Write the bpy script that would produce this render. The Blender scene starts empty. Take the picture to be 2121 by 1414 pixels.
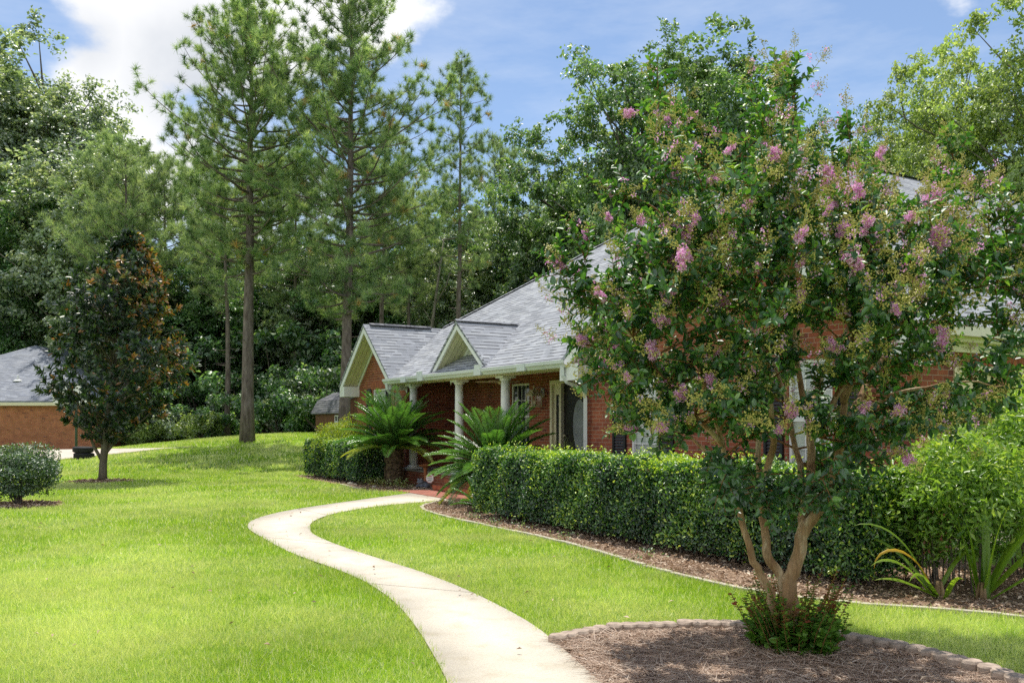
import bpy, bmesh, math, random
import numpy as np
from mathutils import Vector

random.seed(7)
rng = np.random.default_rng(11)
PI = math.pi
scene = bpy.context.scene
COL = scene.collection

# ------------------------------------------------------------------ camera model
F, CX, HOR, CH = 1843.0, 1060.5, 874.0, 1.7          # focal (px of the photo), centre, horizon row, eye height
SX, SY = 2121.0, 1414.0

def sstep(a, b, x):
    t = np.clip((np.asarray(x, dtype=float) - a) / (b - a), 0, 1)
    return t * t * (3 - 2 * t)

def gz(x, y):
    return 1.0 * sstep(27, 46, y) * sstep(-25, -11, x) + 0.08 * sstep(30, 46, y)

def gzf(x, y):
    return float(gz(x, y))

def G(px, py, z=0.0):
    Y = (CH - z) * F / (py - HOR)
    return ((px - CX) / F * Y, Y, z)

def PX(px, py, Y):
    return ((px - CX) / F * Y, Y, CH + (HOR - py) / F * Y)

UA = np.array([-0.506, 0.862]); VA = np.array([0.862, 0.506])
def L(a, b, z=0.0):
    p = a * UA + b * VA
    return (float(p[0]), float(p[1]), z)
HROT = math.atan2(-0.862, 0.506)
HO = (16.0, 10.3)
def H(a, b, z):                                       # metres along / into the house -> house-local
    return (-a + HO[0], b - HO[1], z)

cam_d = bpy.data.cameras.new("camera")
cam = bpy.data.objects.new("camera", cam_d); COL.objects.link(cam)
cam.location = (0, 0, CH); cam.rotation_euler = (PI / 2, 0, 0)
cam_d.sensor_width = 36; cam_d.lens = 36 * F / SX
cam_d.shift_y = (HOR - SY / 2) / SX
cam_d.clip_start = 0.05; cam_d.clip_end = 3000
scene.camera = cam

# ------------------------------------------------------------------ object helpers
def tag(o, label=None, cat=None, group=None, kind=None):
    if label: o["label"] = label
    if cat: o["category"] = cat
    if group: o["group"] = group
    if kind: o["kind"] = kind
    return o

def empty(name, loc, rz=0.0, label=None, cat=None, group=None, scale=1.0):
    o = bpy.data.objects.new(name, None); COL.objects.link(o)
    o.empty_display_size = 0.2
    o.location = loc; o.rotation_euler = (0, 0, rz); o.scale = (scale, scale, scale) if not isinstance(scale, tuple) else scale
    return tag(o, label, cat, group)

def copy_tree(o, parent=None):
    c = o.copy(); COL.objects.link(c); c.parent = parent
    for ch in list(o.children):
        copy_tree(ch, c)
    return c

def link(name, me, parent=None):
    o = bpy.data.objects.new(name, me); COL.objects.link(o)
    if parent is not None: o.parent = parent
    return o

def unit(v):
    v = np.asarray(v, dtype=float)
    n = np.linalg.norm(v, axis=-1, keepdims=True); n[n < 1e-9] = 1
    return v / n

def mesh_np(name, verts, polys, mats, var=None, uv=None, smooth=False, midx=None):
    """polys: list of int arrays (M,k)"""
    me = bpy.data.meshes.new(name)
    verts = np.asarray(verts, dtype=np.float32)
    me.vertices.add(len(verts)); me.vertices.foreach_set("co", verts.ravel())
    loops = np.concatenate([p.ravel() for p in polys]).astype(np.int32)
    tot = np.concatenate([np.full(len(p), p.shape[1], dtype=np.int32) for p in polys])
    start = np.concatenate([[0], np.cumsum(tot)[:-1]]).astype(np.int32)
    me.loops.add(len(loops)); me.loops.foreach_set("vertex_index", loops)
    me.polygons.add(len(tot)); me.polygons.foreach_set("loop_start", start)
    try: me.polygons.foreach_set("loop_total", tot)
    except Exception: pass
    if smooth: me.polygons.foreach_set("use_smooth", np.ones(len(tot), dtype=bool))
    for m in (mats if isinstance(mats, (list, tuple)) else [mats]): me.materials.append(m)
    if midx is not None: me.polygons.foreach_set("material_index", np.asarray(midx, dtype=np.int32))
    me.update(calc_edges=True)
    if var is not None:
        at = me.attributes.new("var", 'FLOAT', 'POINT'); at.data.foreach_set("value", np.asarray(var, dtype=np.float32))
    me.validate()
    return me

def leaf_geo(P, D, N, Ln, W, var, shape='oval', fold=0.3, curl=0.12):
    P = np.asarray(P, float); n = len(P)
    D = unit(D); S = unit(np.cross(D, N)); N = np.cross(S, D)
    Ln = np.broadcast_to(Ln, n)[:, None]; W = np.broadcast_to(W, n)[:, None]
    up = N * fold * W * 0.5
    if shape == 'oval':
        V = np.stack([P, P + D * Ln * .28 + S * W * .43 + up, P + D * Ln * .68 + S * W * .40 + up - N * curl * Ln * .4,
                      P + D * Ln - N * curl * Ln, P + D * Ln * .68 - S * W * .40 + up - N * curl * Ln * .4,
                      P + D * Ln * .28 - S * W * .43 + up], axis=1)
        k = 6; f = np.array([[0, 1, 2, 3], [0, 3, 4, 5]])
    elif shape == 'diamond':
        V = np.stack([P, P + D * Ln * .5 + S * W * .5 + up, P + D * Ln - N * curl * Ln, P + D * Ln * .5 - S * W * .5 + up], axis=1)
        k = 4; f = np.array([[0, 1, 2], [0, 2, 3]])
    else:  # needle / blade
        V = np.stack([P - S * W * .5, P + S * W * .5, P + D * Ln], axis=1)
        k = 3; f = np.array([[0, 1, 2]])
    faces = (np.arange(n)[:, None, None] * k + f[None]).reshape(-1, f.shape[1])
    return V.reshape(-1, 3), faces, np.repeat(np.broadcast_to(var, n), k)

def leaf_mesh(name, mats, *args, **kw):
    V, fc, var = leaf_geo(*args, **kw)
    return mesh_np(name, V, [fc], mats, var=var)

class MB:
    """collects plain shapes, builds ONE mesh with metre-scale UVs"""
    def __init__(s): s.v = []; s.f = []; s.sm = []
    def add(s, vs, fs, smooth=False):
        o = len(s.v); s.v += [tuple(map(float, p)) for p in vs]
        for f in fs: s.f.append([i + o for i in f]); s.sm.append(smooth)
        return s
    def box(s, x0, y0, z0, x1, y1, z1):
        if x0 > x1: x0, x1 = x1, x0
        if y0 > y1: y0, y1 = y1, y0
        if z0 > z1: z0, z1 = z1, z0
        v = [(x, y, z) for z in (z0, z1) for y in (y0, y1) for x in (x0, x1)]
        return s.add(v, [(0, 2, 3, 1), (4, 5, 7, 6), (0, 1, 5, 4), (2, 6, 7, 3), (0, 4, 6, 2), (1, 3, 7, 5)])
    def hbox(s, a0, a1, b0, b1, z0, z1):
        p = H(a0, b0, z0); q = H(a1, b1, z1)
        return s.box(p[0], p[1], p[2], q[0], q[1], q[2])
    def poly(s, pts): return s.add(pts, [list(range(len(pts)))])
    def slab(s, pts, d):                              # polygon thickened by vector d
        n = len(pts); q = [tuple(p[i] + d[i] for i in range(3)) for p in pts]
        fs = [list(range(n)), list(range(2 * n - 1, n - 1, -1))]
        for i in range(n):
            j = (i + 1) % n; fs.append([i, i + n, j + n, j])
        return s.add(list(pts) + q, fs)
    def tube(s, path, rad, seg=6, cap=True, smooth=True):
        path = [np.array(p, float) for p in path]; n = len(path)
        rad = [rad] * n if np.isscalar(rad) else list(rad)
        t0 = unit(path[1] - path[0]); ref = np.array([0, 0, 1.0]) if abs(t0[2]) < .9 else np.array([1.0, 0, 0])
        x = unit(np.cross(ref, t0)); vs = []
        for i in range(n):
            t = unit(path[min(i + 1, n - 1)] - path[max(i - 1, 0)])
            x = unit(x - t * np.dot(x, t)); y = np.cross(t, x)
            for k in range(seg):
                an = 2 * PI * k / seg
                vs.append(path[i] + (x * math.cos(an) + y * math.sin(an)) * rad[i])
        fs = [[i * seg + k, i * seg + (k + 1) % seg, (i + 1) * seg + (k + 1) % seg, (i + 1) * seg + k] for i in range(n - 1) for k in range(seg)]
        if cap: fs += [list(range(seg))[::-1], [(n - 1) * seg + k for k in range(seg)]]
        return s.add(vs, fs, smooth)
    def lathe(s, c, prof, seg=20, smooth=True, flute=0.0):
        vs = []
        for (r, z) in prof:
            for k in range(seg):
                an = 2 * PI * k / seg; rr = r * (1 - (flute if k % 2 else 0))
                vs.append((c[0] + rr * math.cos(an), c[1] + rr * math.sin(an), c[2] + z))
        n = len(prof)
        fs = [[i * seg + k, i * seg + (k + 1) % seg, (i + 1) * seg + (k + 1) % seg, (i + 1) * seg + k] for i in range(n - 1) for k in range(seg)]
        fs += [list(range(seg))[::-1], [(n - 1) * seg + k for k in range(seg)]]
        return s.add(vs, fs, smooth)
    def mesh(s, name, mat):
        me = bpy.data.meshes.new(name)
        me.from_pydata(s.v, [], s.f); me.update()
        bmn = bmesh.new(); bmn.from_mesh(me); bmesh.ops.recalc_face_normals(bmn, faces=bmn.faces); bmn.to_mesh(me); bmn.free(); me.update()
        me.polygons.foreach_set("use_smooth", s.sm)
        for m in (mat if isinstance(mat, (list, tuple)) else [mat]): me.materials.append(m)
        uvl = me.uv_layers.new(name="UVMap")
        uv = np.zeros((len(me.loops), 2), dtype=np.float32)
        for p in me.polygons:
            n = p.normal
            if abs(n.z) > 0.985: t = Vector((1, 0, 0)); w = Vector((0, 1, 0))
            else:
                t = Vector((-n.y, n.x, 0)).normalized(); w = n.cross(t)
            for li in p.loop_indices:
                co = me.vertices[me.loops[li].vertex_index].co
                uv[li] = (co.dot(t), co.dot(w))
        uvl.data.foreach_set("uv", uv.ravel())
        return me
    def build(s, name, mat, parent=None): return link(name, s.mesh(name, mat), parent)

# ------------------------------------------------------------------ materials
def new_mat(name):
    m = bpy.data.materials.new(name); m.use_nodes = True
    nt = m.node_tree; nt.nodes.clear()
    out = nt.nodes.new("ShaderNodeOutputMaterial")
    return m, nt, out

def N(nt, typ, **kw):
    n = nt.nodes.new(typ)
    for k, v in kw.items():
        if k.startswith("i_"): n.inputs[int(k[2:]) if k[2:].isdigit() else k[2:]].default_value = v
        else: setattr(n, k, v)
    return n

def c4(c): return (c[0], c[1], c[2], 1.0)

def ramp(nt, stops, fac=None):
    r = nt.nodes.new("ShaderNodeValToRGB"); el = r.color_ramp.elements
    while len(el) > 1: el.remove(el[-1])
    el[0].position = stops[0][0]; el[0].color = c4(stops[0][1])
    for p, c in stops[1:]:
        e = el.new(p); e.color = c4(c)
    if fac is not None: nt.links.new(fac, r.inputs[0])
    return r

def mixc(nt, a, b, fac, mode='MIX'):
    m = nt.nodes.new("ShaderNodeMix"); m.data_type = 'RGBA'; m.blend_type = mode
    for sock, val in ((m.inputs[0], fac), (m.inputs[6], a), (m.inputs[7], b)):
        if hasattr(val, "links") or hasattr(val, "is_linked"): nt.links.new(val, sock)
        elif isinstance(val, (int, float)): sock.default_value = val
        else: sock.default_value = c4(val)
    return m.outputs[2]

def noise(nt, scale, coord='Object', detail=4, rough=.55, vec=None):
    if vec is None:
        tc = nt.nodes.new("ShaderNodeTexCoord"); vec = tc.outputs[coord]
    n = N(nt, "ShaderNodeTexNoise"); n.inputs["Scale"].default_value = scale
    n.inputs["Detail"].default_value = detail; n.inputs["Roughness"].default_value = rough
    nt.links.new(vec, n.inputs["Vector"])
    return n.outputs[0]

def prin(nt, out, color, rough=.6, spec=.3, bump=None, bstr=.3, bdist=.01, metallic=0.0):
    p = nt.nodes.new("ShaderNodeBsdfPrincipled")
    if hasattr(color, "is_linked"): nt.links.new(color, p.inputs["Base Color"])
    else: p.inputs["Base Color"].default_value = c4(color)
    if hasattr(rough, "is_linked"): nt.links.new(rough, p.inputs["Roughness"])
    else: p.inputs["Roughness"].default_value = rough
    p.inputs["Specular IOR Level"].default_value = spec
    p.inputs["Metallic"].default_value = metallic
    if bump is not None:
        b = nt.nodes.new("ShaderNodeBump"); b.inputs["Strength"].default_value = bstr; b.inputs["Distance"].default_value = bdist
        nt.links.new(bump, b.inputs["Height"]); nt.links.new(b.outputs[0], p.inputs["Normal"])
    nt.links.new(p.outputs[0], out.inputs[0])
    return p

def plain(name, color, rough=.5, var=.12, scale=6, spec=.3, bstr=.0, metallic=0.0):
    m, nt, out = new_mat(name)
    nz = noise(nt, scale)
    lo = tuple(c * (1 - var) for c in color); hi = tuple(min(1, c * (1 + var)) for c in color)
    col = ramp(nt, [(.3, lo), (.7, hi)], nz).outputs[0]
    prin(nt, out, col, rough, spec, nz if bstr else None, bstr, metallic=metallic)
    return m

def leaf_mat(name, stops, trans=.35, gloss=.10, grough=.35, tcol=(1.25, 1.25, .55), patch=None, pale=None):
    m, nt, out = new_mat(name)
    at = N(nt, "ShaderNodeAttribute", attribute_name="var")
    col = ramp(nt, stops, at.outputs["Fac"]).outputs[0]
    if pale is not None:
        nzp = noise(nt, .36, detail=6, rough=.62)
        col = mixc(nt, col, pale, ramp(nt, [(.44, (0, 0, 0)), (.56, (.55,) * 3), (.72, (.85,) * 3)], nzp).outputs[0])
    if patch is not None:
        sc, lo, hi = patch
        nz = noise(nt, sc, detail=3)
        f = ramp(nt, [(.35, (lo,) * 3), (.65, (hi,) * 3)], nz).outputs[0]
        col = mixc(nt, col, f, 1.0, 'MULTIPLY')
    d = nt.nodes.new("ShaderNodeBsdfDiffuse"); nt.links.new(col, d.inputs[0])
    t = nt.nodes.new("ShaderNodeBsdfTranslucent"); nt.links.new(mixc(nt, col, tcol, 1.0, 'MULTIPLY'), t.inputs[0])
    mx = nt.nodes.new("ShaderNodeMixShader"); mx.inputs[0].default_value = trans
    nt.links.new(d.outputs[0], mx.inputs[1]); nt.links.new(t.outputs[0], mx.inputs[2])
    sh = mx
    if gloss > 0:
        g = nt.nodes.new("ShaderNodeBsdfGlossy"); g.inputs["Roughness"].default_value = grough
        g.inputs[0].default_value = (1, 1, 1, 1)
        m2 = nt.nodes.new("ShaderNodeMixShader"); m2.inputs[0].default_value = gloss
        nt.links.new(mx.outputs[0], m2.inputs[1]); nt.links.new(g.outputs[0], m2.inputs[2]); sh = m2
    nt.links.new(sh.outputs[0], out.inputs[0])
    return m

def bark_mat(name, c0, c1, scale=(9, 9, 2.2), bstr=.6):
    m, nt, out = new_mat(name)
    tc = nt.nodes.new("ShaderNodeTexCoord"); mp = nt.nodes.new("ShaderNodeMapping"); mp.inputs["Scale"].default_value = scale
    nt.links.new(tc.outputs["Object"], mp.inputs[0])
    nz = noise(nt, 1.0, vec=mp.outputs[0], detail=6, rough=.65)
    col = ramp(nt, [(.32, c0), (.68, c1)], nz).outputs[0]
    prin(nt, out, col, .9, .15, nz, bstr, .04)
    return m

def brick_mat(name, c1, c2, mortar, dark=(.09, .05, .05)):
    m, nt, out = new_mat(name)
    uv = nt.nodes.new("ShaderNodeTexCoord").outputs["UV"]
    b = N(nt, "ShaderNodeTexBrick"); b.offset = .5
    b.inputs["Color1"].default_value = c4(c1); b.inputs["Color2"].default_value = c4(c2); b.inputs["Mortar"].default_value = c4(mortar)
    b.inputs["Scale"].default_value = 1; b.inputs["Mortar Size"].default_value = .0055; b.inputs["Mortar Smooth"].default_value = .15
    b.inputs["Bias"].default_value = -.1; b.inputs["Brick Width"].default_value = .215; b.inputs["Row Height"].default_value = .077
    nt.links.new(uv, b.inputs["Vector"])
    # a second brick texture on the same grid picks a few burnt bricks
    b2 = N(nt, "ShaderNodeTexBrick"); b2.offset = .5
    b2.inputs["Color1"].default_value = (0, 0, 0, 1); b2.inputs["Color2"].default_value = (1, 1, 1, 1); b2.inputs["Mortar"].default_value = (0, 0, 0, 1)
    b2.inputs["Scale"].default_value = 1; b2.inputs["Mortar Size"].default_value = .0055
    b2.inputs["Brick Width"].default_value = .215; b2.inputs["Row Height"].default_value = .077
    nt.links.new(uv, b2.inputs["Vector"])
    f = ramp(nt, [(.90, (0, 0, 0)), (1.0, (.55, .55, .55))], b2.outputs["Color"]).outputs[0]
    col = mixc(nt, b.outputs["Color"], dark, f)
    nz = noise(nt, 3.0, 'UV', 5)
    f2 = ramp(nt, [(.3, (.78,) * 3), (.7, (1.12,) * 3)], nz).outputs[0]
    col = mixc(nt, col, f2, 1.0, 'MULTIPLY')
    fine = noise(nt, 60, 'UV', 2)
    f3 = ramp(nt, [(.3, (.85,) * 3), (.7, (1.1,) * 3)], fine).outputs[0]
    col = mixc(nt, col, f3, 1.0, 'MULTIPLY')
    inv = N(nt, "ShaderNodeMath", operation='SUBTRACT'); inv.inputs[0].default_value = 1; nt.links.new(b.outputs["Fac"], inv.inputs[1])
    prin(nt, out, col, .85, .2, inv.outputs[0], .6, .006)
    return m

def shingle_mat(name, stops, dark=.35):
    m, nt, out = new_mat(name)
    uv = nt.nodes.new("ShaderNodeTexCoord").outputs["UV"]
    def bt(w, h, off, c1, c2, mo, ms):
        b = N(nt, "ShaderNodeTexBrick"); b.offset = off
        b.inputs["Color1"].default_value = c4(c1); b.inputs["Color2"].default_value = c4(c2); b.inputs["Mortar"].default_value = c4(mo)
        b.inputs["Scale"].default_value = 1; b.inputs["Mortar Size"].default_value = ms; b.inputs["Mortar Smooth"].default_value = .2
        b.inputs["Brick Width"].default_value = w; b.inputs["Row Height"].default_value = h
        nt.links.new(uv, b.inputs["Vector"]); return b
    a = bt(.31, .145, .37, (0, 0, 0), (1, 1, 1), (.5, .5, .5), .0)
    col = ramp(nt, stops, a.outputs["Color"]).outputs[0]
    # painted shadow line under each course's butt edge, broken into random tabs
    sep = N(nt, "ShaderNodeSeparateXYZ"); nt.links.new(uv, sep.inputs[0])
    fr = N(nt, "ShaderNodeMath", operation='DIVIDE'); fr.inputs[1].default_value = .145; nt.links.new(sep.outputs[1], fr.inputs[0])
    fr2 = N(nt, "ShaderNodeMath", operation='FRACT'); nt.links.new(fr.outputs[0], fr2.inputs[0])
    edge = ramp(nt, [(.0, (1, 1, 1)), (.20, (1, 1, 1)), (.30, (0, 0, 0))], fr2.outputs[0]).outputs[0]
    b = bt(.26, .145, .61, (0, 0, 0), (1, 1, 1), (.4, .4, .4), .0)
    tabs = ramp(nt, [(.30, (.22,) * 3), (.46, (1, 1, 1))], b.outputs["Color"]).outputs[0]
    e = mixc(nt, edge, tabs, 1.0, 'MULTIPLY')
    col = mixc(nt, col, (dark * .2, dark * .2, dark * .22), e)
    nz = noise(nt, 1.2, 'UV', 4)
    f2 = ramp(nt, [(.3, (.86,) * 3), (.7, (1.1,) * 3)], nz).outputs[0]
    col = mixc(nt, col, f2, 1.0, 'MULTIPLY')
    fine = noise(nt, 90, 'UV', 2)
    col = mixc(nt, col, ramp(nt, [(.3, (.85,) * 3), (.7, (1.12,) * 3)], fine).outputs[0], 1.0, 'MULTIPLY')
    h = mixc(nt, fr2.outputs[0], (0, 0, 0), 0.0)
    prin(nt, out, col, .9, .2, fine, .25, .01)
    return m

def siding_mat(name, color, pitch=.12, line=.35, axis='V'):
    m, nt, out = new_mat(name)
    uv = nt.nodes.new("ShaderNodeTexCoord").outputs["UV"]
    sep = N(nt, "ShaderNodeSeparateXYZ"); nt.links.new(uv, sep.inputs[0])
    d = N(nt, "ShaderNodeMath", operation='DIVIDE'); d.inputs[1].default_value = pitch
    nt.links.new(sep.outputs[0 if axis == 'U' else 1], d.inputs[0])
    fr = N(nt, "ShaderNodeMath", operation='FRACT'); nt.links.new(d.outputs[0], fr.inputs[0])
    dk = tuple(c * line for c in color)
    col = ramp(nt, [(0, dk), (.07, dk), (.12, color), (1, tuple(c * .97 for c in color))], fr.outputs[0]).outputs[0]
    nz = noise(nt, 2.5, 'UV', 4)
    col = mixc(nt, col, ramp(nt, [(.3, (.88,) * 3), (.7, (1.04,) * 3)], nz).outputs[0], 1.0, 'MULTIPLY')
    prin(nt, out, col, .55, .3, fr.outputs[0], .3, .01)
    return m

M = {}
M['brick'] = brick_mat("red_brick", (.34, .105, .055), (.25, .07, .042), (.42, .28, .20))
M['brick_n'] = brick_mat("neighbour_brick", (.46, .17, .085), (.38, .125, .065), (.46, .29, .20))
M['paver'] = brick_mat("brick_paver", (.42, .15, .10), (.34, .12, .09), (.36, .22, .17), (.25, .12, .09))
M['shingle'] = shingle_mat("grey_shingle", [(0, (.26, .275, .30)), (.35, (.315, .33, .36)), (.7, (.35, .365, .39)), (1, (.40, .415, .435))])
M['shingle_n'] = shingle_mat("blue_grey_shingle", [(0, (.22, .24, .285)), (.5, (.27, .29, .335)), (1, (.34, .36, .40))])
M['white'] = plain("white_paint", (.80, .80, .78), .45, .05, 3)
M['cream'] = plain("cream_paint", (.76, .69, .50), .5, .05, 3)
M['garage'] = plain("garage_cream_paint", (.80, .68, .46), .5, .05, 3)
M['soffit'] = siding_mat("cream_soffit", (.72, .68, .46), .13, .5, 'U')
M['siding'] = siding_mat("white_siding", (.78, .77, .68), .13, .45, 'V')
M['shutter'] = siding_mat("black_shutter", (.022, .022, .026), .05, .4, 'V')
M['dark'] = plain("dark_interior", (.012, .011, .010), .8, .2)
M['gutter'] = plain("white_gutter_metal", (.66, .69, .68), .35, .06, 4, .5)
M['blind'] = siding_mat("window_blind", (.62, .65, .66), .045, .45, 'V')
M['concrete_floor'] = plain("porch_concrete", (.27, .25, .22), .8, .15, 5)
M['copper'] = plain("tan_lantern_metal", (.55, .47, .33), .45, .15, 10, .5)
M['fanm'] = plain("fan_wood", (.60, .50, .34), .5, .1, 10)
M['tyre'] = plain("black_rubber", (.022, .022, .024), .7, .25, 12, .3, .3)
M['terra'] = plain("terracotta", (.36, .13, .06), .8, .2, 12)
M['pole'] = plain("grey_pole_metal", (.07, .085, .11), .4, .1, 5, .5)
M['block'] = plain("weathered_concrete_block", (.40, .32, .26), .95, .35, 14, .15, .5)
M['edge'] = plain("pale_concrete_edging", (.50, .45, .36), .9, .25, 10, .15, .3)
M['shedwall'] = siding_mat("brown_board", (.15, .065, .035), .2, .4, 'U')
M['shedroof'] = shingle_mat("dark_shingle", [(0, (.09, .095, .11)), (.5, (.15, .155, .17)), (1, (.22, .22, .23))], .25)
def glass_mat():
    m, nt, out = new_mat("window_glass")
    p = prin(nt, out, (.02, .025, .03), .04, .6)
    return m
M['glass'] = glass_mat()
def clear_glass():
    m, nt, out = new_mat("clear_glass")
    g = nt.nodes.new("ShaderNodeBsdfGlossy"); g.inputs["Roughness"].default_value = .03
    t = nt.nodes.new("ShaderNodeBsdfTransparent"); mx = nt.nodes.new("ShaderNodeMixShader"); mx.inputs[0].default_value = .10
    nt.links.new(t.outputs[0], mx.inputs[1]); nt.links.new(g.outputs[0], mx.inputs[2]); nt.links.new(mx.outputs[0], out.inputs[0])
    return m
M['pane'] = clear_glass()

M['bark_pine'] = bark_mat("pine_bark", (.085, .065, .055), (.24, .20, .18))
M['bark_grey'] = bark_mat("grey_bark", (.07, .06, .05), (.22, .19, .16))
M['bark_pale'] = bark_mat("pale_bark", (.16, .14, .12), (.36, .32, .27))
def peel_mat():
    m, nt, out = new_mat("crape_bark")
    tc = nt.nodes.new("ShaderNodeTexCoord"); mp = nt.nodes.new("ShaderNodeMapping"); mp.inputs["Scale"].default_value = (9, 9, 3.2); nt.links.new(tc.outputs["Object"], mp.inputs[0])
    a = noise(nt, 1.0, vec=mp.outputs[0], detail=5, rough=.6); mp2 = nt.nodes.new("ShaderNodeMapping"); mp2.inputs["Scale"].default_value = (60, 60, 5); nt.links.new(tc.outputs["Object"], mp2.inputs[0])
    b = noise(nt, 1.0, vec=mp2.outputs[0], detail=4, rough=.7)
    col = ramp(nt, [(.30, (.20, .105, .055)), (.44, (.34, .205, .105)), (.54, (.42, .28, .16)), (.60, (.55, .42, .27)), (.78, (.62, .51, .36))], a).outputs[0]
    col = mixc(nt, col, ramp(nt, [(.3, (.62,) * 3), (.65, (1.1,) * 3)], b).outputs[0], 1.0, 'MULTIPLY')
    prin(nt, out, col, .75, .2, a, .5, .012); return m
M['bark_crape'] = peel_mat()
M['twig'] = bark_mat("brown_twig", (.16, .075, .03), (.30, .16, .07), (20, 20, 6), .2)
M['bark_mag'] = bark_mat("magnolia_bark", (.09, .075, .055), (.24, .21, .16))

GR = lambda *a: list(a)
M['leaf_crape'] = leaf_mat("crape_leaf", [(0, (.012, .055, .016)), (.45, (.055, .18, .032)), (.72, (.20, .40, .06)), (1, (.50, .64, .13))], .42, .085, .44)
M['leaf_shoot'] = leaf_mat("shoot_leaf", [(0, (.05, .15, .025)), (.6, (.18, .36, .05)), (.75, (.24, .26, .06)), (1, (.36, .10, .06))], .42, .03, .4)
M['leaf_hedge'] = leaf_mat("hedge_leaf", [(0, (.007, .040, .013)), (.42, (.036, .14, .028)), (.66, (.20, .42, .05)), (1, (.70, .84, .12))], .38, .08, .40)
M['leaf_oak'] = leaf_mat("broadleaf", [(0, (.036, .095, .03)), (.5, (.15, .29, .085)), (1, (.50, .63, .28))], .45, .10, .42, patch=(.35, .7, 1.3))
M['leaf_grey'] = leaf_mat("grey_green_leaf", [(0, (.07, .13, .07)), (.5, (.32, .43, .25)), (1, (.72, .78, .60))], .48, .13, .42, patch=(.35, .78, 1.25))
M['leaf_shrub'] = leaf_mat("shrub_leaf", [(0, (.018, .05, .02)), (.5, (.075, .16, .05)), (.85, (.26, .38, .16)), (1, (.52, .60, .36))], .36, .11, .42)
M['leaf_light'] = leaf_mat("light_leaf", [(0, (.10, .18, .05)), (.5, (.34, .46, .14)), (1, (.66, .74, .34))], .5, .07, .42, patch=(.4, .72, 1.28))
M['leaf_wood'] = leaf_mat("far_wood_leaf", [(0, (.018, .052, .02)), (.5, (.055, .125, .045)), (1, (.16, .27, .11))], .38, .02, .45)
M['leaf_under'] = leaf_mat("understory_leaf", [(0, (.026, .09, .03)), (.5, (.13, .29, .09)), (1, (.46, .62, .28))], .46, .09, .42, patch=(.5, .5, 1.4))
M['needle'] = leaf_mat("pine_needle", [(0, (.07, .14, .065)), (.45, (.27, .40, .19)), (.9, (.64, .72, .38)), (1, (.56, .38, .16))], .46, .03, .4, patch=(.28, .8, 1.2))
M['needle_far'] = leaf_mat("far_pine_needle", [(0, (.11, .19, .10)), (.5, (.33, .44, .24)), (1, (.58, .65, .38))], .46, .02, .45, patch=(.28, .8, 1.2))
M['leaf_mag'] = leaf_mat("magnolia_leaf", [(0, (.014, .032, .014)), (.45, (.034, .08, .026)), (.66, (.11, .19, .04)), (.74, (.36, .36, .06)), (.8, (.52, .26, .06)), (1, (.36, .14, .04))], .30, .09, .42)
M['leaf_nandina'] = leaf_mat("nandina_leaf", [(0, (.08, .20, .035)), (.5, (.28, .46, .075)), (.88, (.56, .66, .16)), (.95, (.66, .54, .11)), (1, (.50, .20, .06))], .48, .04, .35)
M['leaf_gold'] = leaf_mat("golden_leaf", [(0, (.10, .20, .03)), (.5, (.32, .44, .05)), (1, (.62, .56, .06))], .45, .03, .4)
M['sago'] = leaf_mat("sago_frond", [(0, (.035, .12, .03)), (.5, (.12, .30, .055)), (.85, (.30, .48, .09)), (1, (.60, .62, .09))], .36, .09, .28)
M['sago_new'] = leaf_mat("sago_new_frond", [(0, (.34, .38, .03)), (1, (.78, .62, .03))], .35, .03)
M['strap'] = leaf_mat("strap_leaf", [(0, (.10, .22, .03)), (.6, (.27, .44, .04)), (1, (.42, .55, .07))], .5, .04)
M['strap_dry'] = leaf_mat("dry_strap_leaf", [(0, (.50, .30, .03)), (1, (.72, .50, .05))], .4, .03)
M['petal'] = leaf_mat("crape_petal", [(0, (.78, .32, .68)), (.5, (.96, .60, .90)), (1, (1.0, .86, .98))], .45, .0, tcol=(1.08, .85, 1.0))
M['bud'] = plain("crape_bud", (.52, .46, .13), .5, .4, 40)
M['grass'] = leaf_mat("grass_blade", [(0, (.20, .39, .03)), (.5, (.48, .70, .065)), (.78, (.76, .86, .22)), (1, (.95, .94, .66))], .46, .03, .4, tcol=(1.12, 1.06, .6), patch=(.33, .84, 1.14), pale=(.84, .88, .42))
M['straw'] = leaf_mat("pine_straw", [(0, (.16, .10, .07)), (.5, (.48, .34, .25)), (1, (.82, .70, .58))], .15, .02, .5, tcol=(1, .9, .8))
M['litter'] = leaf_mat("leaf_litter", [(0, (.18, .11, .07)), (.5, (.50, .36, .25)), (1, (.84, .70, .54))], .15, .02, .5, tcol=(1, .9, .8))

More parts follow.
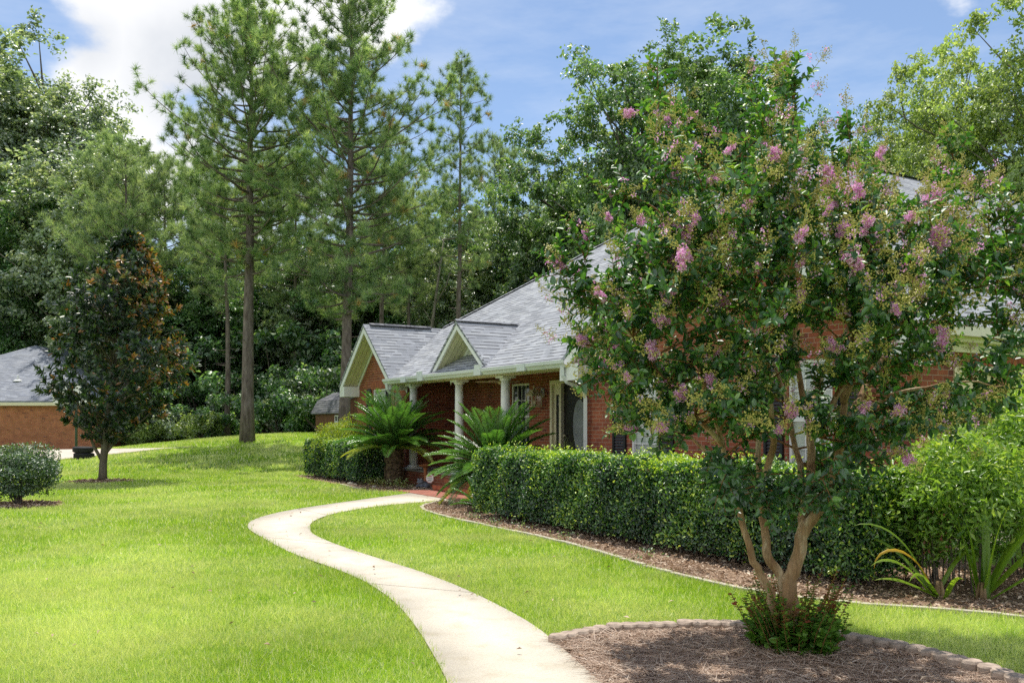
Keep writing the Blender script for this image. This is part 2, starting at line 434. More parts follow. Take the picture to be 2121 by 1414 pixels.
def ground_mat():
    m, nt, out = new_mat("lawn_ground")
    n1 = noise(nt, .30, detail=5); n2 = noise(nt, 6, detail=6, rough=.7)
    c1 = ramp(nt, [(.3, (.10, .20, .02)), (.55, (.17, .29, .035)), (.75, (.34, .42, .12))], n1).outputs[0]
    c2 = ramp(nt, [(.25, (.55,) * 3), (.75, (1.3,) * 3)], n2).outputs[0]
    col = mixc(nt, c1, c2, 1.0, 'MULTIPLY')
    prin(nt, out, col, .95, .1, n2, .8, .05)
    return m
M['ground'] = ground_mat()
def concrete_mat(name, base, sc=1.0, stain=.5):
    m, nt, out = new_mat(name)
    n1 = noise(nt, .9 * sc, detail=6, rough=.6); n2 = noise(nt, 45, detail=3, rough=.7); n3 = noise(nt, 4 * sc, detail=5)
    col = ramp(nt, [(.3, tuple(c * .76 for c in base)), (.7, base)], n1).outputs[0]
    col = mixc(nt, col, ramp(nt, [(.3, (.86,) * 3), (.6, (1.03,) * 3)], n2).outputs[0], 1.0, 'MULTIPLY')
    col = mixc(nt, col, ramp(nt, [(.32, (.80, .76, .68)), (.5, (1, 1, 1))], n3).outputs[0], stain, 'MULTIPLY')
    prin(nt, out, col, .9, .2, n2, .35, .004)
    return m
M['path'] = concrete_mat("path_concrete", (.74, .67, .55))
M['drive'] = concrete_mat("driveway_concrete", (.70, .61, .52))
M['joint'] = plain("path_joint", (.22, .18, .13), .9, .3, 20)
def mulch_mat():
    m, nt, out = new_mat("mulch_soil")
    n1 = noise(nt, 14, detail=6, rough=.75); n2 = noise(nt, 1.3, detail=3)
    col = ramp(nt, [(.25, (.07, .045, .03)), (.5, (.28, .19, .13)), (.75, (.54, .40, .30))], n1).outputs[0]
    col = mixc(nt, col, ramp(nt, [(.3, (.7,) * 3), (.7, (1.15,) * 3)], n2).outputs[0], 1.0, 'MULTIPLY')
    prin(nt, out, col, .95, .1, n1, .9, .03)
    return m
M['mulch'] = mulch_mat()

# ------------------------------------------------------------------ world + sun
SUN_EL, SUN_AZ = math.radians(70), math.radians(-12)      # azimuth from +Y towards +X
w = bpy.data.worlds.new("World"); scene.world = w; w.use_nodes = True
nt = w.node_tree; nt.nodes.clear()
wo = nt.nodes.new("ShaderNodeOutputWorld"); bg = nt.nodes.new("ShaderNodeBackground"); bg.inputs[1].default_value = .15
sky = nt.nodes.new("ShaderNodeTexSky"); sky.sky_type = 'NISHITA'; sky.sun_disc = False
sky.sun_elevation = SUN_EL; sky.sun_rotation = SUN_AZ; sky.altitude = 50; sky.air_density = 1.0; sky.dust_density = .25; sky.ozone_density = 3.0
tc = nt.nodes.new("ShaderNodeTexCoord"); dirv = tc.outputs["Generated"]
def wdir(px, py):
    d = np.array([(px - CX) / F, 1.0, (HOR - py) / F]); return tuple(d / np.linalg.norm(d))
nzw = N(nt, "ShaderNodeTexNoise"); nzw.inputs["Scale"].default_value = 7; nzw.inputs["Detail"].default_value = 9; nzw.inputs["Roughness"].default_value = .56
mpw = nt.nodes.new("ShaderNodeMapping"); mpw.inputs["Scale"].default_value = (1, 1, 1.5); nt.links.new(dirv, mpw.inputs[0]); nt.links.new(mpw.outputs[0], nzw.inputs["Vector"])
def blob(px, py, r, amp):
    vm = N(nt, "ShaderNodeVectorMath", operation='DISTANCE'); nt.links.new(dirv, vm.inputs[0]); vm.inputs[1].default_value = wdir(px, py)
    mr = N(nt, "ShaderNodeMapRange"); mr.interpolation_type = 'SMOOTHSTEP'
    mr.inputs["From Min"].default_value = 0; mr.inputs["From Max"].default_value = r
    mr.inputs["To Min"].default_value = amp; mr.inputs["To Max"].default_value = 0
    nt.links.new(vm.outputs["Value"], mr.inputs["Value"]); return mr.outputs[0]
def addn(a, b, op='ADD'):
    n = N(nt, "ShaderNodeMath", operation=op)
    for i, v in enumerate((a, b)):
        if isinstance(v, (int, float)): n.inputs[i].default_value = v
        else: nt.links.new(v, n.inputs[i])
    return n.outputs[0]
acc = None
for b in [(215, 240, .14, .62), (120, 420, .20, .55), (330, 380, .16, .5), (300, 20, .16, .55), (520, 40, .16, .6), (740, -40, .14, .55), (830, -10, .05, .3), (600, 450, .3, .42), (1990, -30, .09, .35),
          (-500, 300, .5, .4), (3200, 200, .6, .35), (900, -900, .5, .3)]:
    o = blob(*b); acc = o if acc is None else addn(acc, o, 'MAXIMUM')
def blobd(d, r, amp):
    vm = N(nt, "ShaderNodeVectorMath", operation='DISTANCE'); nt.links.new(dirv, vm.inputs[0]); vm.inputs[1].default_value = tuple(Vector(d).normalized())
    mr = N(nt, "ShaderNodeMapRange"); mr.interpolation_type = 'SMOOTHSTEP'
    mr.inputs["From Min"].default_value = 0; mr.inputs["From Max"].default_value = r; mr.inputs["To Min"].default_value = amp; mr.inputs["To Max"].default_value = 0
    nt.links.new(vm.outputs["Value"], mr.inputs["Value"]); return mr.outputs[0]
for d in ((0, -1, .45), (-.9, -.5, .4), (.8, -.6, .45), (-1, .1, .6)):      # unseen clouds added behind and beside the viewer as white fill light
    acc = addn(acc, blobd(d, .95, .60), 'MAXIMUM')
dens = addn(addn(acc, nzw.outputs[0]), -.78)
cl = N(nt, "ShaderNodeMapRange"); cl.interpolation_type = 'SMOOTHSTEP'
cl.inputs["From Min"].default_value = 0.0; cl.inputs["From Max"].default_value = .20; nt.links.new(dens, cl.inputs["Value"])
# grey belly on the upper cloud
g1 = addn(blob(400, 140, .12, 1.0), blob(200, 90, .07, .6), 'MAXIMUM')
nz2 = N(nt, "ShaderNodeTexNoise"); nz2.inputs["Scale"].default_value = 11; nz2.inputs["Detail"].default_value = 5; nt.links.new(dirv, nz2.inputs["Vector"])
g2 = addn(g1, addn(nz2.outputs[0], 1.3, 'MULTIPLY'), 'MULTIPLY')
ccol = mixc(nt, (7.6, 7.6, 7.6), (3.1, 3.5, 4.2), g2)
# thin high wisps
wv = nt.nodes.new("ShaderNodeMapping"); wv.inputs["Scale"].default_value = (2.2, 2, 8); wv.inputs["Rotation"].default_value = (0, .25, 0); nt.links.new(dirv, wv.inputs[0])
nz3 = N(nt, "ShaderNodeTexNoise"); nz3.inputs["Scale"].default_value = 2.2; nz3.inputs["Detail"].default_value = 7; nz3.inputs["Roughness"].default_value = .6; nt.links.new(wv.outputs[0], nz3.inputs["Vector"])
wis = N(nt, "ShaderNodeMapRange"); wis.inputs["From Min"].default_value = .44; wis.inputs["From Max"].default_value = .78; wis.inputs["To Min"].default_value = .06; wis.inputs["To Max"].default_value = .42; nt.links.new(nz3.outputs[0], wis.inputs["Value"])
skyc = mixc(nt, sky.outputs[0], (6.2, 6.6, 7.2), wis.outputs[0])
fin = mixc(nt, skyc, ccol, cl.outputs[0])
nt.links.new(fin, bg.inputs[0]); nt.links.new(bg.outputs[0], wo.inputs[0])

sd = bpy.data.lights.new("sun", 'SUN'); sd.energy = 5.0; sd.angle = math.radians(.5); sd.color = (1.0, .95, .86)
so = bpy.data.objects.new("sun", sd); COL.objects.link(so); so.location = (5, 20, 40)
sdir = Vector((math.sin(SUN_AZ) * math.cos(SUN_EL), math.cos(SUN_AZ) * math.cos(SUN_EL), math.sin(SUN_EL)))
so.rotation_euler = sdir.to_track_quat('Z', 'Y').to_euler()

# ------------------------------------------------------------------ ground, path, beds
def curve(pts, n=12):
    """Catmull-Rom through points (2-D or 3-D)"""
    P = [np.array(p, float) for p in pts]; P = [2 * P[0] - P[1]] + P + [2 * P[-1] - P[-2]]
    out = []
    for i in range(1, len(P) - 2):
        p0, p1, p2, p3 = P[i - 1:i + 3]
        for k in range(n):
            t = k / n
            out.append(.5 * ((2 * p1) + (p2 - p0) * t + (2 * p0 - 5 * p1 + 4 * p2 - p3) * t * t + (-p0 + 3 * p1 - 3 * p2 + p3) * t ** 3))
    out.append(P[-2]); return np.array(out)

def inside(px, py, poly):
    poly = np.asarray(poly); x, y = poly[:, 0], poly[:, 1]; res = np.zeros(len(px), bool); j = len(poly) - 1
    for i in range(len(poly)):
        c = ((y[i] > py) != (y[j] > py)) & (px < (x[j] - x[i]) * (py - y[i]) / (y[j] - y[i] + 1e-12) + x[i])
        res ^= c; j = i
    return res

xs = np.concatenate([[-700, -350, -180, -100, -70], np.linspace(-50, 50, 101), [70, 100, 180, 350, 700]])
ys = np.concatenate([[-100, -50, -25], np.linspace(-12, 90, 103), [110, 150, 250, 450, 900]])
XX, YY = np.meshgrid(xs, ys); ZZ = gz(XX, YY)
nx, ny = len(xs), len(ys)
idx = np.arange(nx * ny).reshape(ny, nx)
quads = np.stack([idx[:-1, :-1], idx[:-1, 1:], idx[1:, 1:], idx[1:, :-1]], -1).reshape(-1, 4)
tag(link("ground", mesh_np("ground", np.stack([XX, YY, ZZ], -1).reshape(-1, 3), [quads], M['ground'], smooth=True)), kind="structure")

outer = [(1010, 1700), (960, 1500), (925, 1414), (900, 1365), (860, 1300), (815, 1248), (755, 1207), (690, 1179), (640, 1161), (590, 1141), (545, 1116), (520, 1101), (513, 1092), (520, 1081), (545, 1071), (590, 1060), (650, 1050), (720, 1040), (800, 1029), (872, 1019)]
inner = [(1600, 1700), (1340, 1500), (1240, 1414), (1180, 1360), (1110, 1302), (1040, 1261), (960, 1222), (880, 1190), (800, 1164), (720, 1138), (660, 1114), (642, 1098), (650, 1081), (690, 1066), (760, 1053), (830, 1045), (900, 1040), (940, 1041), (990, 1043)]
oc = curve([G(*p)[:2] for p in outer], 8); ic = curve([G(*p)[:2] for p in inner], 8)
def resample(c, n):
    d = np.concatenate([[0], np.cumsum(np.linalg.norm(np.diff(c, axis=0), axis=1))]); t = np.linspace(0, d[-1], n)
    return np.stack([np.interp(t, d, c[:, 0]), np.interp(t, d, c[:, 1])], 1)
# the walk stops where the brick landing begins
land = [L(19.95, 9.36)[:2], L(17.3, 9.36)[:2], L(17.3, 8.62)[:2], L(20.3, 8.62)[:2]]
n = 150; oc = resample(oc, n); ic = resample(ic, n)
PATHZ = .022
pv = np.concatenate([np.c_[oc, np.full(n, PATHZ)], np.c_[ic, np.full(n, PATHZ)], np.c_[oc, np.full(n, -.05)], np.c_[ic, np.full(n, -.05)]])
i = np.arange(n - 1)
pf = np.concatenate([np.stack([i, i + 1, n + i + 1, n + i], 1)[:, ::-1], np.stack([i, 2 * n + i, 2 * n + i + 1, i + 1], 1), np.stack([n + i, n + i + 1, 3 * n + i + 1, 3 * n + i], 1)])
path_o = tag(link("path", mesh_np("path", pv, [pf], M['path'])), kind="structure")
jm = MB()
for k in (14, 44, 78, 112):
    p, q = oc[k], ic[k]; d = unit(np.array([-(q - p)[1], (q - p)[0]])) * .004
    jm.add([(*(p - d), PATHZ + .004), (*(p + d), PATHZ + .004), (*(q + d), PATHZ + .004), (*(q - d), PATHZ + .004)], [(0, 1, 2, 3)])
tag(jm.build("path_joints", M['joint']), kind="structure")
lm = MB(); lm.slab([(p[0], p[1], PATHZ + .012) for p in land], (0, 0, -.06))
tag(lm.build("brick_landing", M['paver']), kind="structure")
path_poly = np.concatenate([oc, ic[::-1]])

# driveway slab by the neighbour
dr = [(-42, 31.0), G(100, 968, .08)[:2], G(330, 950.5, .1)[:2], G(407, 944.5, .12)[:2], G(330, 941, .14)[:2], G(196, 945.0, .08)[:2], (-42, 46)]
drive_poly = np.array([(-42, 35.0), G(100, 962, .05)[:2], G(230, 955, .1)[:2], G(335, 948.5, .16)[:2], G(407, 944.0, .24)[:2], G(330, 941.0, .30)[:2], G(200, 943.0, .16)[:2], (-42, 43.0)])
dm = MB(); dm.slab([(p[0], p[1], gzf(*p) + .03) for p in drive_poly], (0, 0, -.1))
tag(dm.build("driveway", M['drive']), kind="structure")

# hedge bed
bed_edge_px = [(905, 1040), (880, 1047), (876, 1056), (940, 1075), (1010, 1090), (1100, 1109), (1200, 1133), (1331, 1172), (1450, 1203), (1557, 1227), (1690, 1246), (1822, 1257), (1970, 1268), (2121, 1281), (2300, 1300)]
bed_edge = curve([G(*p)[:2] for p in bed_edge_px], 8)
bed1 = np.concatenate([bed_edge, [L(1.5, 7.0)[:2], L(2.5, 10.25)[:2], L(7.17, 10.25)[:2], L(14.5, 10.25)[:2], L(14.5, 9.95)[:2], L(17.25, 9.95)[:2], L(17.25, 8.7)[:2]]])
front_px = [(1143, 1336), (1200, 1319), (1300, 1309), (1400, 1305), (1500, 1305), (1570, 1309), (1650, 1318), (1720, 1326), (1800, 1338), (1900, 1358), (2000, 1387), (2060, 1406), (2140, 1434), (2300, 1500)]
front_edge = curve([G(*p)[:2] for p in front_px], 8)
pe = [tuple(p) for p in ic if 3.3 < p[1] < G(1143, 1336)[1]]
pe.sort(key=lambda p: p[1])
bed2 = np.concatenate([front_edge, [(4.6, 3.3)], np.array(pe)])
left_px = [(708, 1004), (740, 1012), (775, 1017), (820, 1019), (870, 1017)]
left_edge = curve([G(*p)[:2] for p in left_px], 6)
bed3 = np.concatenate([left_edge, [L(19.95, 9.36)[:2], L(19.95, 9.97)[:2], L(23.6, 9.97)[:2], L(23.7, 10.3)[:2], L(27.6, 10.3)[:2], L(27.9, 8.3)[:2], L(25.3, 8.15)[:2], L(23.5, 8.15)[:2]]])
mag_c = G(212, 997)[:2]
def ring(c, rx, ry, n=22, j=.18):
    r = np.random.default_rng(int(abs(c[0]) * 100))
    return np.array([(c[0] + math.cos(t) * rx * (1 + r.uniform(-j, j)), c[1] + math.sin(t) * ry * (1 + r.uniform(-j, j))) for t in np.linspace(0, 2 * PI, n, endpoint=False)])
bed4 = ring((mag_c[0], mag_c[1] - .05), .85, .75)
shrub_c = G(32, 1046)[:2]
bed5 = ring((shrub_c[0] + .05, shrub_c[1]), .95, .75)
beds = [bed1, bed2, bed3, bed4, bed5]
def poly_sheet(name, poly, z, mat):
    bm = MB(); bm.poly([(p[0], p[1], z) for p in poly])
    me = bm.mesh(name, mat)
    o = link(name, me)
    if me.polygons[0].normal.z < 0: me.flip_normals()
    return tag(o, kind="structure")
for nm, bp, z in (("hedge_bed", bed1, .010), ("tree_bed", bed2, .010), ("sago_bed", bed3, .012), ("magnolia_bed", bed4, .010), ("shrub_bed", bed5, .010)):
    poly_sheet(nm, bp, z, M['mulch'])

house_poly = np.array([L(7.0, 10.2)[:2], L(14.4, 10.2)[:2], L(14.4, 9.9)[:2], L(23.6, 9.9)[:2], L(23.6, 10.3)[:2], L(27.7, 10.3)[:2], L(27.7, 40)[:2], L(7, 40)[:2]])
excl = [path_poly, np.array(land), drive_poly, house_poly] + beds

# grass
def grass_patch(y0, y1, dens, h, wd, xmin=None, xmax=None, seed=1):
    r = np.random.default_rng(seed)
    x0 = -0.60 * y1 - .3; x1 = .60 * y1 + .3
    if xmin is not None: x0 = max(x0, xmin)
    if xmax is not None: x1 = min(x1, xmax)
    n = int((x1 - x0) * (y1 - y0) * dens)
    x = r.uniform(x0, x1, n); y = r.uniform(y0, y1, n)
    k = np.abs(x) < .605 * y + .25
    x, y = x[k], y[k]
    bad = np.zeros(len(x), bool)
    jx = x + r.normal(0, .028, len(x)); jy = y + r.normal(0, .028, len(x))
    for p in excl: bad |= inside(jx, jy, p)
    x, y = x[~bad], y[~bad]; n = len(x)
    z = gz(x, y)
    az = r.uniform(0, 2 * PI, n); lean = np.abs(r.normal(.5, .38, n))
    D = np.stack([np.cos(az) * np.sin(lean), np.sin(az) * np.sin(lean), np.cos(lean)], 1)
    fa = r.uniform(0, 2 * PI, n)
    Nn = np.stack([np.cos(fa), np.sin(fa), np.full(n, .3)], 1)
    clump = .5 + .5 * np.sin(x * 1.7 + np.sin(y * 2.1)) * np.sin(y * 1.3 + x * .6)
    Ln = h * r.uniform(.5, 1.25, n) * (.85 + .3 * clump); W = wd * r.uniform(.7, 1.3, n)
    var = np.clip(r.beta(2, 2.3, n) * .9 + r.normal(0, .04, n), 0, .93); var[r.random(n) < .11] = 1.0
    return leaf_geo(np.stack([x, y, z], 1), D, Nn, Ln, W, var, 'blade')
parts = [grass_patch(4.9, 7.5, 5600, .070, .0054, seed=1), grass_patch(7.5, 10, 3900, .070, .0070, seed=2), grass_patch(10, 14, 1900, .066, .010, xmax=3.5, seed=3),
         grass_patch(14, 20, 950, .07, .015, xmax=0, seed=4), grass_patch(20, 30, 420, .08, .022, xmax=-2, seed=5), grass_patch(30, 50, 150, .11, .04, xmax=-4, seed=6)]
V, Fc, VR, o = [], [], [], 0
for v, f, a in parts: V.append(v); Fc.append(f + o); VR.append(a); o += len(v)
tag(link("grass", mesh_np("grass", np.concatenate(V), [np.concatenate(Fc)], M['grass'], var=np.concatenate(VR))), "short bright green lawn grass on both sides of the curved walk", "grass", kind="stuff")

# pine straw and leaf litter
def scatter(poly, n, lo, hi, wd, shape, zr, tilt, seed, vb=(2, 2), ybounds=None):
    r = np.random.default_rng(seed); poly = np.asarray(poly)
    mn, mx = poly.min(0), poly.max(0)
    if ybounds: mn[1] = max(mn[1], ybounds[0])
    x = r.uniform(mn[0], mx[0], n * 3); y = r.uniform(mn[1], mx[1], n * 3)
    k = inside(x, y, poly); x, y = x[k][:n], y[k][:n]; m = len(x)
    az = r.uniform(0, 2 * PI, m); el = r.normal(.02, tilt, m)
    D = np.stack([np.cos(az) * np.cos(el), np.sin(az) * np.cos(el), np.sin(el)], 1)
    Nn = unit(np.stack([r.normal(0, .45, m), r.normal(0, .45, m), np.ones(m)], 1))
    mound = .5 + .5 * np.sin(x * 3.1 + 1.3 * np.sin(y * 2.3)) * np.cos(y * 2.7 + x)
    z = .014 + r.uniform(0, zr, m) * (.4 + mound)
    Ln = r.uniform(lo, hi, m)
    return leaf_geo(np.stack([x, y, z], 1), D, Nn, Ln, Ln * wd if shape != 'blade' else wd, r.beta(*vb, m), shape, fold=.4, curl=.2)
b2c = bed2[bed2[:, 1] > 4.0]
g1 = scatter(bed2, 34000, .09, .22, .0055, 'blade', .035, .10, 21, (2, 2), (5.0, 9))
tag(link("pine_straw", mesh_np("pine_straw", g1[0], [g1[1]], M['straw'], var=g1[2])), "tangle of brown pine straw covering the bed under the crape myrtle", "pine straw", kind="stuff")
q = bed1[:]
ga = scatter(bed1, 26000, .025, .07, .45, 'diamond', .03, .35, 22); gb = scatter(bed3, 3500, .03, .08, .4, 'diamond', .03, .35, 23)
gc = scatter(bed4, 1200, .05, .14, .35, 'diamond', .03, .3, 24); gd = scatter(bed5, 2000, .03, .09, .4, 'diamond', .03, .3, 25); ge = scatter(bed2, 500, .03, .06, .5, 'diamond', .04, .4, 26, ybounds=(5, 9))
V, Fc, VR, o = [], [], [], 0
gl = scatter(np.array([(-6, 6), (1.5, 6), (2.5, 9), (-2, 22), (-12, 22)]), 150, .03, .07, .45, 'diamond', .02, .25, 27); gl[0][:, 2] += .035
for v, f, a in (ga, gb, gc, gd, ge, gl): V.append(v); Fc.append(f + o); VR.append(a); o += len(v)
tag(link("leaf_litter", mesh_np("leaf_litter", np.concatenate(V), [np.concatenate(Fc)], M['litter'], var=np.concatenate(VR))), "dry brown leaf litter strewn along the hedge beds and over the lawn", "leaf litter", kind="stuff")
# ------------------------------------------------------------------ the main house
def brick_rot(name, c1, c2, mortar):
    m, nt, out = new_mat(name)
    uv = nt.nodes.new("ShaderNodeTexCoord").outputs["UV"]
    mp = nt.nodes.new("ShaderNodeMapping"); mp.inputs["Rotation"].default_value = (0, 0, PI / 2); nt.links.new(uv, mp.inputs[0])
    b = N(nt, "ShaderNodeTexBrick"); b.offset = .0
    b.inputs["Color1"].default_value = c4(c1); b.inputs["Color2"].default_value = c4(c2); b.inputs["Mortar"].default_value = c4(mortar)
    b.inputs["Scale"].default_value = 1; b.inputs["Mortar Size"].default_value = .005; b.inputs["Brick Width"].default_value = .9; b.inputs["Row Height"].default_value = .077
    nt.links.new(mp.outputs[0], b.inputs["Vector"])
    nz = noise(nt, 8, 'UV', 4)
    col = mixc(nt, b.outputs["Color"], ramp(nt, [(.3, (.8,) * 3), (.7, (1.15,) * 3)], nz).outputs[0], 1.0, 'MULTIPLY')
    prin(nt, out, col, .85, .2)
    return m
M['soldier'] = brick_rot("soldier_brick", (.38, .12, .055), (.26, .075, .042), (.30, .17, .11))

house = empty("brick_house", (*L(16.0, 10.3)[:2], 0), HROT,
              "single storey red brick house with grey shingle roof and white columned porch beside the walk", "house")
def hp(mb, name, mat): return mb.build(name, mat, house)

def wall_front(mb, b, a0, a1, z0, z1, openings, depth=.10):
    """sheet wall facing the camera side at depth b with rectangular openings (a0,a1,z0,z1) and reveals"""
    cuts = sorted({a0, a1, *[o[0] for o in openings], *[o[1] for o in openings]})
    for p, q in zip(cuts[:-1], cuts[1:]):
        zs = [z0, z1]; op = [o for o in openings if o[0] <= p + 1e-6 and o[1] >= q - 1e-6]
        segs = [(z0, z1)] if not op else [(z0, op[0][2]), (op[0][3], z1)]
        for s, e in segs:
            if e - s > 1e-4: mb.poly([H(q, b, s), H(p, b, s), H(p, b, e), H(q, b, e)])
    for (p, q, s, e) in openings:
        mb.poly([H(p, b, s), H(p, b, e), H(p, b + depth, e), H(p, b + depth, s)])
        mb.poly([H(q, b, s), H(q, b + depth, s), H(q, b + depth, e), H(q, b, e)])
        mb.poly([H(p, b, e), H(q, b, e), H(q, b + depth, e), H(p, b + depth, e)])
        mb.poly([H(p, b, s), H(p, b + depth, s), H(q, b + depth, s), H(q, b, s)])

W1 = (12.40, 13.18, .85, 2.62); W2 = (8.58, 9.40, .85, 2.62); WL = (25.20, 26.24, .95, 2.72); WP = (19.40, 20.32, 1.0, 2.70)
DOOR = (16.55, 18.36, .41, 2.72)
wm = MB()
wall_front(wm, 10.3, 7.17, 14.57, -.3, 2.78, [W1, W2])                                    # right gable wing
wm.poly([H(14.57, 10.3, 2.78), H(7.17, 10.3, 2.78), H(7.17, 10.3, 2.95), H(10.94, 10.3, 5.42), H(14.57, 10.3, 2.95)])
wall_front(wm, 10.35, 23.66, 27.65, -.3, 2.80, [WL])                                     # left gable wing
wm.poly([H(27.65, 10.35, 2.80), H(23.66, 10.35, 2.80), H(23.66, 10.35, 2.88), H(25.65, 10.35, 4.56), H(27.65, 10.35, 2.88)])
wall_front(wm, 11.9, 14.57, 23.66, -.1, 3.05, [WP, DOOR])                                # porch back wall
wm.poly([H(23.66, 10.35, -.3), H(23.66, 11.9, -.3), H(23.66, 11.9, 3.05), H(23.66, 10.35, 2.88)])
wm.poly([H(14.57, 10.3, -.3), H(14.57, 11.9, -.3), H(14.57, 11.9, 3.05), H(14.57, 10.3, 2.95)])
# garage side: pier, header and far wall
GA = 7.17
wm.poly([H(GA, 10.3, -.3), H(GA, 10.95, -.3), H(GA, 10.95, 2.80), H(GA, 10.3, 2.80)])
wm.poly([H(GA, 10.95, 2.46), H(GA, 15.85, 2.46), H(GA, 15.85, 2.80), H(GA, 10.95, 2.80)])
wm.poly([H(GA, 15.85, -.3), H(GA, 34, -.3), H(GA, 34, 2.80), H(GA, 15.85, 2.80)])
wm.poly([H(GA, 10.95, -.3), H(GA + .12, 10.95, -.3), H(GA + .12, 10.95, 2.46), H(GA, 10.95, 2.46)])
wm.poly([H(27.65, 10.35, -.3), H(27.65, 34, -.3), H(27.65, 34, 2.88), H(27.65, 10.35, 2.88)])
wm.poly([H(GA, 34, -.3), H(27.65, 34, -.3), H(27.65, 34, 2.88), H(GA, 34, 2.88)])
hp(wm, "wall", M['brick'])

ZE = 2.90
rf = MB(); T = (0, 0, -.07)
rf.slab([H(14.77, 9.78, ZE), H(10.94, 13.77, 5.55), H(14.6, 17.43, 7.99), H(20.67, 17.43, 7.99), H(25.65, 12.45, 4.67), H(23.55, 9.78, ZE)], T)
rf.slab([H(6.97, 9.76, ZE), H(6.97, 34.2, ZE), H(14.6, 34.2, 7.99), H(14.6, 17.43, 7.99), H(10.94, 13.77, 5.55), H(10.94, 9.76, 5.55)], T)
rf.slab([H(10.94, 9.76, 5.55), H(10.94, 13.77, 5.55), H(14.77, 9.76, ZE)], T)
rf.slab([H(25.65, 9.8, 4.68), H(25.65, 12.45, 4.68), H(23.55, 9.8, ZE)], T)
rf.slab([H(25.65, 9.8, 4.68), H(27.78, 9.8, ZE), H(27.9, 12.45, ZE), H(25.65, 12.45, 4.68)], T)
rf.slab([H(20.67, 17.43, 7.99), H(20.67, 34.2, 7.99), H(28.3, 34.2, ZE), H(28.3, 12.3, ZE), H(27.9, 12.3, ZE + .1), H(25.65, 12.45, 4.67)], T)
rf.slab([H(14.6, 17.43, 7.99), H(14.6, 34.2, 7.99), H(20.67, 34.2, 7.99), H(20.67, 17.43, 7.99)], T)
# little porch gable
AP, FR, FL = H(19.64, 9.92, 4.20), H(18.12, 9.92, 3.0), H(21.16, 9.92, 3.0)
rf.slab([AP, H(19.64, 11.75, 4.20), H(18.05, 9.97, 2.99)], T)
rf.slab([AP, FL, H(21.2, 9.97, 3.0), H(19.64, 11.75, 4.20)], T)
rf.slab([AP, H(18.05, 9.97, 2.99), FR], T)
roof = hp(rf, "roof", M['shingle'])
# hip and ridge caps, one mesh
def cap(p, q, w=.13, lift=.035):
    rc = MB()
    p = np.array(p); q = np.array(q); d = unit(q - p); s = unit(np.cross(d, (0, 0, 1)))
    rc.add([p + s * w - (0, 0, .02), p + (0, 0, lift), p - s * w - (0, 0, .02), q + s * w - (0, 0, .02), q + (0, 0, lift), q - s * w - (0, 0, .02)], [(0, 1, 4, 3), (1, 2, 5, 4)]); rc.build('ridge_cap', M['shingle'], roof)
cap(H(14.6, 17.43, 8.0), H(20.67, 17.43, 8.0)); cap(H(20.67, 17.43, 8.0), H(25.6, 12.5, 4.71)); cap(H(10.94, 9.74, 5.56), H(10.94, 13.7, 5.56)); cap(H(14.6, 17.43, 8.0), H(14.6, 34, 8.0)); cap(H(19.64, 9.9, 4.21), H(19.64, 11.7, 4.21), .09)
rv = MB()
p, q = H(25.65, 10.0, 4.73), H(25.65, 12.05, 4.73)
rv.slab([(p[0] - .13, p[1], p[2] - .06), (p[0], p[1], p[2]), (p[0] + .13, p[1], p[2] - .06), (q[0] + .13, q[1], q[2] - .06), (q[0], q[1], q[2]), (q[0] - .13, q[1], q[2] - .06)], (0, 0, -.03))
rv.build("ridge_vent", M['shedroof'], roof)

# rake boards: flat white board below each sloping roof edge, its soffit, and the boxed return
def rake(mbw, mbs, b, foot, apex, bw, drop=.20, th=.035, under=.075):
    """foot/apex are (a,z) of the roof edge at depth b; soffit runs back to wall depth bw"""
    f, p = foot, apex
    lo = lambda q, d: (q[0], q[1] - d)
    mbw.slab([H(f[0], b + .02, f[1] - under), H(p[0], b + .02, p[1] - under), H(p[0], b + .02, p[1] - under - drop), H(f[0], b + .02, f[1] - under - drop)], (0, th, 0))
    mbs.poly([H(f[0], b + .055, f[1] - under - drop + .02), H(p[0], b + .055, p[1] - under - drop + .02), H(p[0], bw, p[1] - under - drop + .02), H(f[0], bw, f[1] - under - drop + .02)])
    mbw.slab([H(f[0], bw - .03, f[1] - under - drop + .015), H(p[0], bw - .03, p[1] - under - drop + .015), H(p[0], bw - .03, p[1] - under - drop - .10), H(f[0], bw - .03, f[1] - under - drop - .10)], (0, .027, 0))
for b_, f0, f1, ap_, bw_, dr_ in ((9.76, (14.77, ZE), (6.97, ZE), (10.94, 5.55), 10.3, .20), (9.80, (27.78, ZE), (23.55, ZE), (25.65, 4.68), 10.35, .20), (9.92, (18.12, 3.0), (21.16, 3.0), (19.64, 4.20), 10.55, .14)):
    for f_ in (f0, f1):
        rk = MB(); sf = MB(); rake(rk, sf, b_, f_, ap_, bw_, dr_); hp(rk, "rake_board", M['white']); hp(sf, "soffit", M['soffit'])
# boxed returns at the rake feet
for (a0, a1, b0, b1) in ((14.16, 14.80, 9.79, 10.297), (27.40, 27.82, 9.83, 10.347), (6.95, 7.5, 9.79, 10.297)):
    rk = MB(); rk.hbox(a0, a1, b0, b1, 2.52, 2.84); hp(rk, "eave_return", M['white'])
rk = MB(); rk.hbox(23.56, 23.72, 9.84, 10.347, 2.62, 2.86); hp(rk, "eave_return", M['white'])
# siding triangle of the porch gable
sg = MB(); sg.poly([H(20.55, 10.55, 3.36), H(18.73, 10.55, 3.36), H(19.64, 10.55, 4.05)]); hp(sg, "gable_siding", M['siding'])

